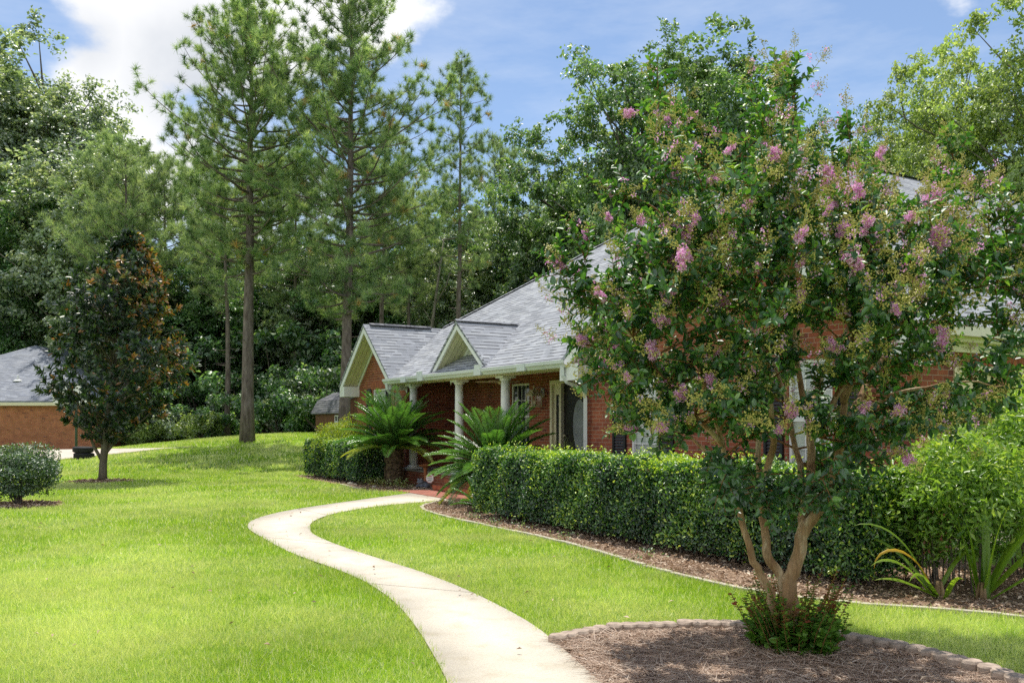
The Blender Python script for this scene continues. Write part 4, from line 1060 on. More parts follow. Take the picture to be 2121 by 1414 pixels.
M['litter_stem'] = bark_mat("dry_stem", (.16, .10, .05), (.42, .30, .17), (20, 20, 4), .3)
strap_plant((4.50, 8.52, 0), "bright strap leaved plant standing upright at the lower right beside the bed edge",
            [(1.7, 1.25, 1.50, .25, .075, 0), (.4, 1.2, 1.46, .3, .07, 0), (2.9, 1.1, 1.40, .5, .065, 0), (-1.2, 1.0, 1.36, .5, .06, 0), (-.3, 1.15, 1.15, 1.6, .085, 0), (.2, 1.35, 1.0, 1.0, .08, 0), (-.1, 1.0, .85, 1.0, .08, 0), (3.3, .9, 1.45, .6, .08, 0), (2.6, .8, 1.4, .8, .07, 0), (-.6, .9, .7, 1.1, .06, 0)], 5, 3)
strap_plant((4.12, 8.58, 0), "drooping strap leaved plant with one yellow arching leaf beneath the nandina",
            [(3.25, 1.0, 1.1, 3.9, .055, 1), (2.9, 1.15, 1.15, 2.3, .042, 0), (3.5, .95, .8, 2.0, .06, 0), (3.9, .8, .7, 1.9, .06, 0), (.3, .8, 1.0, 1.7, .055, 0), (2.4, 1.0, .9, 1.6, .05, 0), (4.6, .6, .8, 1.6, .05, 0), (3.1, .7, .5, 1.2, .06, 0)], 4, 4)
sc_ = MB()
# low weeds along the beds
def weeds(name, spots, mat, label, seed, n=60, h=.16, size=.05):
    for k, (x, y) in enumerate(spots):
        r = np.random.default_rng(seed + k); P = r.normal(0, .10, (n, 3)) * [1, 1, 0] + np.c_[np.zeros((n, 2)), r.random(n) * h]
        D = unit(r.normal(0, 1, (n, 3)) + [0, 0, .6]); Nn = unit(r.normal(0, .5, (n, 3)) + [0, 0, 1])
        root = empty(name, (x, y, .01), r.uniform(0, 6), label, "weed", label)
        link("foliage", leaf_mesh("foliage", mat, P, D, Nn, size * r.uniform(.6, 1.3, n), size * .45, r.random(n), shape='oval'), root)
        m = MB()
        for i in range(10): m.tube([(0, 0, -.01), tuple(P[i] * [.6, .6, .6]), tuple(P[i])], .003, 4, False)
        m.build("stems", M['twig'], root)
weeds("weed", [L(a, b)[:2] for a, b in ((22.9, 8.75), (22.4, 8.8), (21.9, 8.95), (21.5, 9.1), (21.1, 9.2), (22.6, 9.2), (21.8, 9.35))], M['leaf_light'], "small green weed sprouting in the bed beside the frog", 61, 70, .2, .06)
weeds("weed", [L(a, b)[:2] for a, b in ((13.6, 7.2), (12.7, 7.15), (11.9, 7.2), (10.6, 7.1), (8.7, 7.05), (6.6, 7.0))] , M['leaf_under'], "small green weed in the litter at the foot of the long hedge", 71, 40, .12, .045)

# ------------------------------------------------------------------ sago palms
def sago(loc, label, trunk_h, nf, flen, seed, new=10, rz=0, elo=-.1):
    r = np.random.default_rng(seed); root = empty("sago_palm", loc, rz, label, "palm")
    m = MB()
    if trunk_h > .2:
        prof = [(.22, -.05), (.235, .1), (.22, trunk_h * .5), (.235, trunk_h * .85), (.20, trunk_h)]
        m.lathe((0, 0, 0), prof, 22)
        for i in range(190):
            z = r.uniform(.02, trunk_h); an = r.uniform(0, 6.283); R = .218; c, s = math.cos(an), math.sin(an)
            m.slab([(R * c - y * s, R * s + y * c, z + zz) for y, zz in ((-.03, -.012), (.03, -.012), (.022, .03), (-.022, .03))], (.045 * c, .045 * s, .03))
    else:
        m.lathe((0, 0, 0), [(.22, -.05), (.24, .1), (.2, trunk_h)], 16)
    m.build("trunk", M['bark_sago'], root)
    def frond(az, el0, ln, droop, yellow):
        n = 16; p = np.array([0, 0, trunk_h - .02]); el = el0; pts = []; tw = r.normal(0, .06)
        for i in range(n + 1):
            pts.append(p.copy()); d = np.array([math.cos(az) * math.cos(el), math.sin(az) * math.cos(el), math.sin(el)]); p = p + d * ln / n; el -= droop / n * (.4 + 1.2 * i / n); az += tw / n
        pts = np.array(pts)
        side = np.array([-math.sin(az), math.cos(az), 0.0])
        t = np.linspace(.12, 1.0, 74); C = np.stack([np.interp(t * n, np.arange(n + 1), pts[:, k]) for k in range(3)], 1)
        T = unit(np.gradient(pts, axis=0)); Tq = np.stack([np.interp(t * n, np.arange(n + 1), T[:, k]) for k in range(3)], 1)
        up = unit(np.cross(Tq, np.broadcast_to(side, Tq.shape)));  up *= np.sign(up[:, 2:3] + 1e-6)
        env = np.sin(np.clip(t, 0, 1) * PI * .86 + .36) ** .7
        ll = .155 * ln * env * (1 - .35 * (t > .95)) + .03
        G_ = []
        for sg_ in (-1, 1):
            D = unit(side * sg_ * .78 + Tq * .62 + up * .34 + r.normal(0, .05, Tq.shape))
            G_.append(leaf_geo(C, D, up, ll, .0125, np.clip((.9 if yellow else .32) + .35 * (t - .5) + r.normal(0, .12, len(t)), 0, 1), 'diamond', fold=.5, curl=.10))
        return pts, G_
    V, Fc, VR, o = [], [], [], 0; V2, F2, R2_, o2 = [], [], [], 0; rm = MB()
    for i in range(nf + new):
        isnew = i >= nf
        q = (i + .5) / nf if not isnew else .35 + r.normal(0, .08)
        az = i * 2.39996 + r.normal(0, .15); el0 = (1.38 + (elo - 1.38) * q ** 1.1) + r.normal(0, .08) if not isnew else 1.0 + r.normal(0, .2)
        ln = flen * r.uniform(.85, 1.1) * (1 if not isnew else .42)
        pts, gs = frond(az, el0, ln, .55 + .3 * q if not isnew else .6, (q > .93))
        rm.tube(pts, list(np.linspace(.012, .003, len(pts))), 4, False)
        for v, f, a in gs:
            if isnew: V2.append(v); F2.append(f + o2); R2_.append(a); o2 += len(v)
            else: V.append(v); Fc.append(f + o); VR.append(a); o += len(v)
    cr = link("fronds", mesh_np("fronds", np.concatenate(V), [np.concatenate(Fc)], M['sago'], var=np.concatenate(VR)), root)
    rm.build("frond_stalks", M['stalk'], cr)
    if new: link("new_fronds", mesh_np("new_fronds", np.concatenate(V2), [np.concatenate(F2)], M['sago_new'], var=np.concatenate(R2_)), root)["label"] = "yellow green young fronds"
    return root
M['stalk'] = plain("frond_stalk", (.10, .15, .03), .5, .2, 12)
M['bark_sago'] = bark_mat("sago_bark", (.04, .028, .02), (.17, .115, .075), (12, 12, 12), .7)
sago((*L(22.05, 9.3)[:2], 0), "sago palm on a stout brown trunk, the left and farther of two", 1.0, 76, 1.66, 81, 16, elo=.12)
sago((*L(16.25, 9.12)[:2], 0), "trunkless looking sago palm between the porch steps and the long hedge", .72, 84, 1.5, 83, 26, elo=-.35)
sago((*L(14.75, 7.95)[:2], 0), "small young sago with a few fronds at the left end of the long hedge", .10, 12, .62, 84, 0)

# ------------------------------------------------------------------ bed ornaments
fx, fy = L(20.95, 9.62)[:2]
fg = empty("frog_statue", (fx, fy, .01), HROT + .35, "grey stone frog sitting in the bed beside the porch steps", "statue")
def blobm(parts_, vox=.014):
    me = bpy.data.metaballs.new("frogball"); return me
m = MB()
def ell(mb, c, rx, ry, rz_, seg=14, rings=9):
    prof = [(math.sin(PI * i / rings), -math.cos(PI * i / rings)) for i in range(rings + 1)]
    vs = []; 
    for (rr, zz) in prof:
        for k in range(seg):
            an = 2 * PI * k / seg; vs.append((c[0] + rx * max(rr, .001) * math.cos(an), c[1] + ry * max(rr, .001) * math.sin(an), c[2] + rz_ * zz))
    mb.add(vs, [[i * seg + k, i * seg + (k + 1) % seg, (i + 1) * seg + (k + 1) % seg, (i + 1) * seg + k] for i in range(rings) for k in range(seg)], True)
ell(m, (0, .03, .09), .115, .14, .09); ell(m, (0, -.07, .165), .095, .085, .062)
ell(m, (-.13, .05, .06), .055, .10, .065); ell(m, (.13, .05, .06), .055, .10, .065)
ell(m, (-.08, -.10, .04), .032, .05, .05); ell(m, (.08, -.10, .04), .032, .05, .05)
ell(m, (-.14, -.05, .015), .05, .09, .018); ell(m, (.14, -.05, .015), .05, .09, .018)
bdy = m.build("body", plain("frog_stone", (.15, .16, .19), .8, .35, 22, .2, .4), fg)
rmod = bdy.modifiers.new("join", 'REMESH'); rmod.mode = 'VOXEL'; rmod.voxel_size = .011; rmod.use_smooth_shade = True
m = MB(); ell(m, (-.055, -.085, .222), .03, .03, .03, 10, 7); fr_e = m.build("eye", plain("frog_eye_stone", (.22, .23, .25), .7, .2, 20), fg)
m = MB(); ell(m, (.055, -.085, .222), .03, .03, .03, 10, 7); m.build("eye", bpy.data.materials["frog_eye_stone"], fg)
m = MB(); m.tube([(-.085, -.115, .150), (-.045, -.150, .142), (0, -.160, .145), (.045, -.150, .142), (.085, -.115, .150)], .006, 6); m.build("mouth", plain("frog_mouth", (.40, .40, .40), .8, .1), fg)

bbx, bby = L(21.2, 9.82)[:2]
bb = empty("bird_bath", (bbx, bby, 0), 0, "small terracotta bird bath on a slim stem in front of the porch", "bird bath")
m = MB(); m.lathe((0, 0, 0), [(.12, 0), (.11, .03), (.045, .06), (.036, .3), (.05, .50), (.07, .52)], 18); m.build("pedestal", M['terra'], bb)
m = MB(); m.lathe((0, 0, .52), [(.06, 0), (.14, .03), (.17, .07), (.175, .075), (.16, .07), (.12, .045), (.001, .04)], 24); m.build("bowl", M['terra'], bb)
m = MB(); ell(m, (.02, 0, .60), .035, .02, .02, 10, 7); ell(m, (.055, 0, .62), .016, .014, .014, 8, 6); m.tube([(-.01, 0, .60), (-.06, 0, .615)], [.012, .004], 5); m.build("bird_ornament", M['terra'], bb)

sgx, sgy = L(20.25, 9.5)[:2]
sg_ = empty("yard_sign", (sgx, sgy, 0), HROT + .55, "small white eight sided yard sign with red lettering band on a stake by the steps", "sign")
def octo(R, y, z): return [(R * math.cos(PI / 8 + k * PI / 4), y, z + R * math.sin(PI / 8 + k * PI / 4)) for k in range(8)]
cz_ = .30
m = MB(); m.slab(octo(.125, 0, cz_), (0, .006, 0)); pl_ = m.build("sign_plate", plain("sign_white", (.74, .72, .72), .4, .04), sg_)
m = MB()
o1, o2_ = octo(.120, -.002, cz_), octo(.110, -.002, cz_)
for k in range(8): m.poly([o1[k], o1[(k + 1) % 8], o2_[(k + 1) % 8], o2_[k]])
m.build("sign_border", plain("sign_red", (.45, .10, .10), .5, .1), pl_)
m = MB(); m.box(-.085, -.005, cz_ - .012, .085, -.002, cz_ + .001); m.box(-.06, -.005, cz_ - .05, .06, -.002, cz_ - .042); m.box(-.05, -.005, cz_ - .07, .05, -.002, cz_ - .063); m.build("sign_print", plain("sign_grey_print", (.10, .09, .10), .5, .1), pl_)
m = MB(); m.box(-.06, -.005, cz_ + .035, .06, -.002, cz_ + .06); m.build("sign_red_band", bpy.data.materials["sign_red"], pl_)
m = MB(); m.tube([(0, .012, -.02), (0, .012, .34)], .006, 6); m.build("stake", M['pole'], sg_)
for k, (a, b, s) in enumerate(((22.95, 8.42, .09), (22.55, 8.4, .07), (21.75, 8.62, .06))):
    m = MB(); ell(m, (0, 0, s * .4), s * 1.2, s * .9, s * .6, 9, 6)
    o = m.build("edging_stone", M['edge']); o.location = L(a, b, 0); o.rotation_euler = (0, 0, k * 1.3)
    tag(o, ["large pale field stone at the left bed edge nearest the hedge", "middle pale field stone at the left bed edge", "smallest pale field stone at the left bed edge nearest the brick landing"][k], "stone", "pale stones in the left bed")

# scalloped edging blocks
def scallop_block(lobes=5, pitch=.118, h=.078, half=.045):
    m = MB(); L_ = lobes * pitch; top = []; 
    for sgn in (-1, 1):
        seq = []
        for k in range(lobes):
            for i in range(7):
                t = i / 6; x = -L_ / 2 + (k + t) * pitch; y = half + .034 * math.sin(PI * t)
                if i == 6 and k < lobes - 1: continue
                seq.append((x, y))
        top += [(x * -sgn * -1 if sgn > 0 else x, y * sgn) for x, y in (seq if sgn < 0 else seq[::-1])]
    n = len(top); inn = [(x * .975, y * .80) for x, y in top]
    vs = [(x, y, -.04) for x, y in top] + [(x, y, h - .014) for x, y in top] + [(x, y, h) for x, y in inn]
    m.add(vs, [[i, (i + 1) % n, (i + 1) % n + n, i + n] for i in range(n)] + [[n + i, n + (i + 1) % n, 2 * n + (i + 1) % n, 2 * n + i] for i in range(n)] + [list(range(2 * n, 3 * n))])
    return m.mesh("edging_block", M['block'])
bmesh_block = scallop_block(); bmesh_end = scallop_block()
def lay(edge, pitch, me, name, label_fn, cat, group, z=0, skip=(), jitter=.02, off=0.0):
    d = np.concatenate([[0], np.cumsum(np.linalg.norm(np.diff(edge, axis=0), axis=1))]); n = int((d[-1] - off) / pitch); out = []
    for k in range(n):
        s0, s1 = off + k * pitch, off + (k + 1) * pitch
        p = np.array([np.interp(s0, d, edge[:, i]) for i in (0, 1)]); q = np.array([np.interp(s1, d, edge[:, i]) for i in (0, 1)])
        if k in skip: continue
        c = (p + q) / 2; an = math.atan2(*(q - p)[::-1])
        o = link(name, me); o.location = (c[0], c[1], z + rng.uniform(-.006, .006)); o.rotation_euler = (rng.normal(0, jitter), rng.normal(0, jitter * .5), an + rng.normal(0, jitter)); out.append(o)
        tag(o, label_fn(k, n), cat, group)
    return out
ords = ["first scalloped concrete edging block, where the row starts beside the walk", "second scalloped edging block from the walk", "third scalloped edging block from the walk", "scalloped edging block left of the crape myrtle shoots", "scalloped edging block half hidden behind the crape myrtle shoots",
        "scalloped edging block just right of the crape myrtle shoots", "second scalloped edging block right of the crape myrtle shoots", "last full scalloped edging block before the gap at the right", "scalloped edging block past the gap at the lower right corner", "scalloped edging block cut by the right edge of the photo", "scalloped edging block beyond the right edge"]
vis = front_edge[front_edge[:, 0] < 3.75]
lay(vis, .60, bmesh_block, "edging_block", lambda k, n: ords[min(k, len(ords) - 1)], "edging block", "scalloped edging blocks around the front bed")
em = MB(); em.box(-.285, -.035, -.05, .285, .035, .035); bev = em.mesh("edging_brick", M['edge'])
def bevel_mesh(me, w_):
    b = bmesh.new(); b.from_mesh(me); bmesh.ops.bevel(b, geom=b.edges[:], offset=w_, segments=2, affect='EDGES', profile=.6); b.to_mesh(me); b.free()
bevel_mesh(bev, .008)
lay(bed_edge[bed_edge[:, 0] < 5.0], .575, bev, "edging_brick", lambda k, n: "flat pale concrete edging piece sunk between the lawn and the hedge bed", "edging block", "flat pale edging pieces along the hedge bed")
lay(left_edge[:10], .45, bev, "edging_brick", lambda k, n: "pale concrete edging piece sunk in front of the left sago palm bed", "edging block", "pale edging pieces at the left bed")

# ------------------------------------------------------------------ crape myrtle
def W3(px, py, dY=0.0, Y0=6.65): return np.array(PX(px, py, Y0 + dY))
crape_base = np.array([*G(1636, 1342)[:2], 0.0])
cr = empty("crape_myrtle", tuple(crape_base), 0, "multi stemmed crape myrtle with pink flower clusters in the front bed", "tree")
def wc(px, py, dY=0): return W3(px, py, dY) - crape_base
stems = [
    ([(1614, 1345, 0), (1600, 1245, 0), (1580, 1195, 0), (1556, 1150, -.03), (1540, 1090, -.06), (1520, 1018, -.12), (1497, 920, -.2), (1462, 800, -.3), (1420, 690, -.38), (1385, 560, -.4), (1365, 400, -.4), (1358, 230, -.35)], (.036, .006)),
    ([(1632, 1290, .02), (1620, 1200, .03), (1592, 1150, .05), (1583, 1090, .1), (1574, 1020, .15), (1570, 940, .25), (1578, 820, .3), (1580, 700, .4), (1575, 560, .45), (1590, 420, .45), (1600, 300, .4)], (.042, .006)),
    ([(1640, 1350, .0), (1640, 1265, 0), (1634, 1210, 0), (1650, 1160, 0), (1664, 1100, 0), (1690, 1068, -.02), (1712, 1010, -.06), (1738, 930, -.1), (1748, 850, -.12), (1745, 790, -.1), (1765, 690, -.05), (1770, 560, 0), (1762, 420, .05), (1758, 300, .1)], (.066, .006)),
    ([(1664, 1100, .02), (1668, 1040, .12), (1680, 960, .25), (1672, 860, .4), (1650, 740, .5), (1640, 600, .5), (1632, 430, .4), (1640, 250, .3)], (.045, .006)),
    ([(1738, 930, -.08), (1756, 880, .1), (1782, 820, .3), (1830, 740, .5), (1890, 650, .6), (1940, 520, .6), (1960, 380, .5)], (.036, .006)),
    ([(1700, 905, -.3), (1716, 850, -.36), (1750, 790, -.42), (1768, 735, -.45), (1758, 640, -.45), (1750, 520, -.4), (1735, 380, -.3)], (.026, .005)),
    ([(1746, 830, -.15), (1800, 730, -.3), (1870, 670, -.45), (1950, 610, -.55), (2040, 560, -.55), (2110, 520, -.5)], (.026, .005)),
    ([(1574, 1020, .14), (1600, 930, 0), (1598, 860, -.1), (1592, 760, -.2), (1570, 640, -.3), (1540, 480, -.35), (1490, 360, -.35)], (.030, .005)),
    ([(1497, 920, -.2), (1440, 860, -.35), (1380, 790, -.5), (1310, 700, -.6), (1240, 620, -.6), (1185, 580, -.6)], (.020, .004)),
    ([(1520, 1018, -.12), (1460, 930, .1), (1390, 870, .3), (1310, 830, .45), (1250, 800, .5)], (.018, .004)),
    ([(1760, 870, .1), (1840, 820, .0), (1920, 800, -.2), (2010, 790, -.3), (2080, 800, -.3)], (.020, .004)),
    ([(1668, 1040, .12), (1650, 930, .5), (1620, 800, .9), (1560, 650, 1.2), (1500, 520, 1.3)], (.03, .005)),
    ([(1672, 860, .4), (1720, 740, .9), (1800, 600, 1.2), (1860, 460, 1.3)], (.025, .005)),
]
tb = MB(); nodes = []; sm_paths = []
for pts, (r0, r1) in stems:
    P = curve([wc(*p) for p in pts], 4); P += np.random.default_rng(len(pts)).normal(0, .006, P.shape)
    t = np.linspace(0, 1, len(P)); rad = r1 + (r0 - r1) * (1 - t) ** 1.15
    if r0 > .07: rad[:6] *= np.linspace(1.18, 1.0, 6)
    tb.tube(P, list(rad), 9); sm_paths.append((P, rad))
    for p, q, tt in zip(P, rad, t):
        if p[2] > 1.05: nodes.append((p, q))
tb.build("trunk", M['bark_crape'], cr)
crown_px = np.array([(1205, 600), (1262, 560), (1300, 520), (1345, 500), (1378, 455), (1400, 400), (1372, 330), (1345, 200), (1362, 165), (1398, 250), (1425, 370), (1470, 385), (1530, 370), (1572, 320), (1612, 190), (1648, 150), (1652, 205), (1640, 310), (1680, 345), (1735, 335), (1760, 255), (1775, 365), (1840, 415), (1900, 440), (1952, 360), (1982, 370), (1985, 400), (2060, 420), (2110, 470), (2190, 490), (2210, 640), (2140, 740), (2050, 850), (1950, 895), (1880, 965), (1790, 960), (1745, 985), (1705, 1080), (1640, 1060), (1600, 1010), (1540, 1030), (1480, 970), (1410, 900), (1310, 890), (1250, 860), (1222, 740), (1190, 650)])
r = np.random.default_rng(99)
tips = []
tri = 0
while len(tips) < 385 and tri < 60000:
    tri += 1
    x, y = r.uniform(1150, 2210), r.uniform(140, 1080)
    if not inside(np.array([x]), np.array([y]), crown_px)[0]: continue
    cxn = (x - 1690) / 520; czn = (y - 620) / 480
    dm_ = 1.45 * math.sqrt(max(.06, 1 - .75 * cxn ** 2 - .7 * czn ** 2))
    dy = r.uniform(-1, 1); dy = math.copysign(abs(dy) ** .7, dy) * dm_
    keep = 1.0
    if x > 1850 and 620 < y < 820: keep = .22
    elif 1590 < x < 1900 and 660 < y < 960: keep = .5
    elif x > 1830 and y < 520: keep = .5
    elif y > 900: keep = 1.0 if 1440 < x < 1770 else .5
    elif x < 1500 and y > 700: keep = .7
    if r.random() > keep: continue
    p = wc(x, y, 0); f = (6.65 + dy) / 6.65
    p = (p + crape_base - (0, 0, CH)) * [f, f, f] + (0, 0, CH) - crape_base   # same direction, other depth: fills the crown volume
    if p[2] + 0 < .72: continue
    if any(np.linalg.norm(p - q) < .125 for q in tips): continue
    tips.append(p)
# the long sprays that stick out of the outline
for px, py, dy in ((1352, 165, -.35), (1640, 150, .3), (1628, 185, .25), (1755, 245, .1), (1962, 295, .4), (1170, 560, -.6), (1200, 575, -.4), (1215, 505, -.4), (1330, 470, -.2), (1276, 405, -.3), (1385, 300, -.3), (1560, 210, .1), (1250, 790, -.4), (1228, 715, -.4), (1225, 640, -.55), (1190, 600, -.6), (1420, 260, -.3), (2040, 400, .2), (2100, 470, .2)):
    tips.append(wc(px, py, dy))
NP = np.array([n_[0] for n_ in nodes]); NR = np.array([n_[1] for n_ in nodes])
tw = MB(); LP, LD, LN, LS, LV = [], [], [], [], []
heads = []
centre = wc(1680, 760, 0)
sun_v = np.array(sdir)
def shoot(p0, p1, bend, r0, leaves, hang=0.0, lsz=.068, start=.25):
    """curved twig with alternate leaf pairs"""
    n = 7; t = np.linspace(0, 1, n)[:, None]; mid = (p0 + p1) / 2 + bend
    C = (1 - t) ** 2 * p0 + 2 * t * (1 - t) * mid + t * t * p1
    tw.tube(C, list(np.linspace(r0, .0016, n)), 4, False)
    ln = np.linalg.norm(p1 - p0); k = max(3, int(leaves)); tt = np.linspace(start, .99, k); ax = unit(C[-1] - C[0]); hx_ = unit(np.cross(ax, (0.2, .1, 1)))
    hy_ = np.cross(ax, hx_)
    for i, q in enumerate(tt):
        c = np.array([np.interp(q, t[:, 0], C[:, a]) for a in range(3)])
        for sg2 in (-1, 1):
            an = (i % 2) * PI / 2 + r.normal(0, .35); s = hx_ * math.cos(an) * sg2 + hy_ * math.sin(an) * sg2
            d = s * .85 + ax * .45 + np.array([0, 0, .15 - hang]) + r.normal(0, .18, 3)
            nn = np.array([0, 0, 1.0]) * .8 + ax * .5 - s * .1 + r.normal(0, .35, 3)
            LP.append(c); LD.append(d); LN.append(nn); LS.append(lsz * r.uniform(.65, 1.25) * (1 - .3 * (q > .85)))
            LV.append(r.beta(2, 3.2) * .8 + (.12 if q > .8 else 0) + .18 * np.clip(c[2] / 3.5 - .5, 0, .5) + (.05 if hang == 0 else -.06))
    return C
for p in tips:
    d = np.linalg.norm(NP - p, axis=1) + .7 * np.maximum(0, NP[:, 2] - p[2] + .15); j = int(np.argmin(d)); s = NP[j]; L_ = np.linalg.norm(p - s)
    outw = unit((p - centre) * [1, 1, .6]); up = np.array([0, 0, 1.0])
    low = p[2] < 1.55
    end = p
    bend = up * (.12 * L_) + r.normal(0, .05, 3) if not low else -up * .05 * L_ + r.normal(0, .05, 3)
    nl = int(np.clip(L_ / .042, 6, 26))
    C = shoot(s, end, bend, min(.010, NR[j] * .7), nl, .35 if low else 0, start=.3)
    ax = unit(C[-1] - C[-3])
    for _ in range(int(r.integers(4, 8))):
        q = r.uniform(.45, .98); c = np.array([np.interp(q, np.linspace(0, 1, 7), C[:, a]) for a in range(3)])
        dv = unit(ax * .6 + outw * .5 + r.normal(0, .6, 3) + up * (.35 if not low else -.55)); l2 = r.uniform(.14, .30)
        C2 = shoot(c, c + dv * l2, r.normal(0, .02, 3), .0045, int(l2 / .032), .3 if low else 0)
        if not low and r.random() < .22: heads.append((C2[-1], unit(dv + up * .5)))
    if not low: heads.append((C[-1], unit(ax + up * .6)))
tw.build("branches", M['twig'], cr)
LP, LD, LN, LS, LV = np.array(LP), np.array(LD), np.array(LN), np.array(LS), np.clip(np.array(LV), 0, 1)
yl = r.random(len(LP)) < .006
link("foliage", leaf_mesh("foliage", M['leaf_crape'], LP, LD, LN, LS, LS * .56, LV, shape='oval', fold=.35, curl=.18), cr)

def panicle_geo(seed, L_=.19, nb=46):
    q = np.random.default_rng(seed); m = MB(); buds = []
    m.tube([(0, 0, 0), (.004, .003, L_ * .5), (0, 0, L_)], [.0028, .002, .001], 4, False)
    for i in range(int(nb * .38)):
        z = L_ * q.uniform(.15, 1); an = i * 2.4; ln = (.075 * (1 - z / L_ * .75)) * q.uniform(.5, 1.1)
        e = np.array([math.cos(an) * ln, math.sin(an) * ln, z + ln * .5]); m.tube([(0, 0, z), e], [.0014, .001], 3, False)
        for _ in range(3): buds.append(e + q.normal(0, .011, 3))
    buds = np.array(buds)
    for b in buds:
        s = .0058 * q.uniform(.7, 1.25)
        o = [(0, 0, -s), (s, 0, 0), (0, s, 0), (-s, 0, 0), (0, -s, 0), (0, 0, s)]
        m.add([b + np.array(v) for v in o], [(0, 2, 1), (0, 3, 2), (0, 4, 3), (0, 1, 4), (5, 1, 2), (5, 2, 3), (5, 3, 4), (5, 4, 1)])
    return m, buds
bud_parts = []
protos = [panicle_geo(300 + i, .15 + .02 * i, 40 + 6 * i) for i in range(5)]
def rot_to(d, an):
    z = unit(d); x = unit(np.cross((0.31, .95, .1), z)); y = np.cross(z, x); c, s = math.cos(an), math.sin(an)
    return np.stack([x * c + y * s, -x * s + y * c, z], 0)
allb = MB(); flowers = []
hv = [h for h in heads]
r.shuffle(hv)
for i, (p, d) in enumerate(hv):
    m, buds = protos[i % 5]; R = rot_to(d, r.uniform(0, 6.28)); sc = r.uniform(.75, 1.2)
    allb.add([tuple(np.array(v) @ R * sc + p) for v in m.v], m.f)
    flowers.append((p, R, sc))
ab = allb.build("bud_sprays", M['bud'], cr); ab["kind"] = "stuff"; ab["label"] = "yellow green round buds in loose sprays"
fl_me = []
for k in range(5):
    q = np.random.default_rng(500 + k); n = 210; L_ = .20
    z = q.beta(2, 2, n) * L_; an = q.uniform(0, 6.28, n); rr = (.060 * (1 - (z / L_ - .35) ** 2 * 1.4)) * q.uniform(.35, 1.0, n) ** .5
    nfl = 15; cz = q.beta(2, 2, nfl) * L_; ca = q.uniform(0, 6.28, nfl); crd = .045 * q.uniform(.4, 1.1, nfl); cc = np.stack([np.cos(ca) * crd, np.sin(ca) * crd, cz], 1)
    idx_ = q.integers(0, nfl, n * 2); P = cc[idx_] + q.normal(0, .010, (n * 2, 3)); D = unit(P - cc[idx_] + q.normal(0, .006, P.shape)); Nn = unit(q.normal(0, 1, P.shape))
    fl_me.append(leaf_mesh("flower_cluster", M['petal'], P, D, Nn, q.uniform(.012, .021, n * 2), q.uniform(.010, .018, n * 2), q.random(n * 2), shape='diamond', fold=.8, curl=.3))
# about a hundred of the outermost, sunniest heads are in bloom
def bloom_key(f):
    p = f[0]; return r.random() * 1.1 + .16 * np.linalg.norm((p - centre) * [.8, .3, .8]) - .22 * p[1] - .12 * (p[0] - centre[0]) - .06 * p[2]
flowers.sort(key=bloom_key, reverse=True)
from mathutils import Matrix
for i, (p, R, sc) in enumerate(flowers[:98]):
    o = link("flower_cluster", fl_me[i % 5], cr)
    s = sc * r.uniform(.45, .8)
    o.matrix_local = Matrix(((R[0][0] * s, R[1][0] * s, R[2][0] * s, p[0]), (R[0][1] * s, R[1][1] * s, R[2][1] * s, p[1]), (R[0][2] * s, R[1][2] * s, R[2][2] * s, p[2]), (0, 0, 0, 1)))
# single open flowers peppered over the other heads
q = np.random.default_rng(808); P = []; C_ = []
for (p, R, sc) in flowers[98:]:
    if q.random() < .25: continue
    for _ in range(int(q.integers(1, 4))):
        c = p + (np.array([q.normal(0, .03), q.normal(0, .03), q.uniform(.03, .17)])) @ R * sc; k = 9
        P.append(c + q.normal(0, .008, (k, 3))); C_.append(np.repeat(c[None], k, 0))
P = np.concatenate(P); C_ = np.concatenate(C_); k = len(P)
lp = link("loose_blossoms", leaf_mesh("loose_blossoms", M['petal'], P, unit(P - C_ + q.normal(0, .005, P.shape)), unit(q.normal(0, 1, P.shape)), q.uniform(.010, .018, k), q.uniform(.009, .015, k), q.random(k), shape='diamond', fold=.8, curl=.3), cr); lp["kind"] = "stuff"; lp["label"] = "single pale pink flowers scattered among the buds"
# basal shoots
bs = MB(); P, D, Nn, S, Vv = [], [], [], [], []
r = np.random.default_rng(77)
for i in range(150):
    a_ = r.uniform(0, 6.283); q = r.uniform(.02, .34) ; h = r.uniform(.10, .62) * (1.15 - q * 1.2)
    p0 = np.array([math.cos(a_) * q * .8, math.sin(a_) * q * .7 - .14, 0.0]); p1 = p0 + np.array([math.cos(a_) * h * .45, math.sin(a_) * h * .45, h * .95]) + r.normal(0, .02, 3)
    bs.tube([p0, (p0 + p1) / 2 + r.normal(0, .012, 3), p1], [.0045, .0035, .002], 5, False)
    k = int(h / .022) + 2
    for j in range(k):
        t = .12 + .88 * j / k; c = p0 + (p1 - p0) * t
        for sg2 in (-1, 1):
            an = r.uniform(0, 6.28); P.append(c); D.append([math.cos(an), math.sin(an), .35]); Nn.append(np.array([0, 0, 1]) + r.normal(0, .4, 3)); S.append(.066 * r.uniform(.6, 1.3) * (1 - .62 * min(1, c[2] / .5)))
            Vv.append(np.clip(r.uniform(.1, .66) + (.42 if (t > .62 and h > .34 and i % 3) else 0), 0, 1))
sh_o = bs.build("basal_shoots", M['twig'], cr)
S = np.array(S); link("shoot_leaves", leaf_mesh("shoot_leaves", M['leaf_shoot'], np.array(P), np.array(D), np.array(Nn), S, S * .78, np.array(Vv), shape='oval', fold=.2, curl=.12), sh_o)
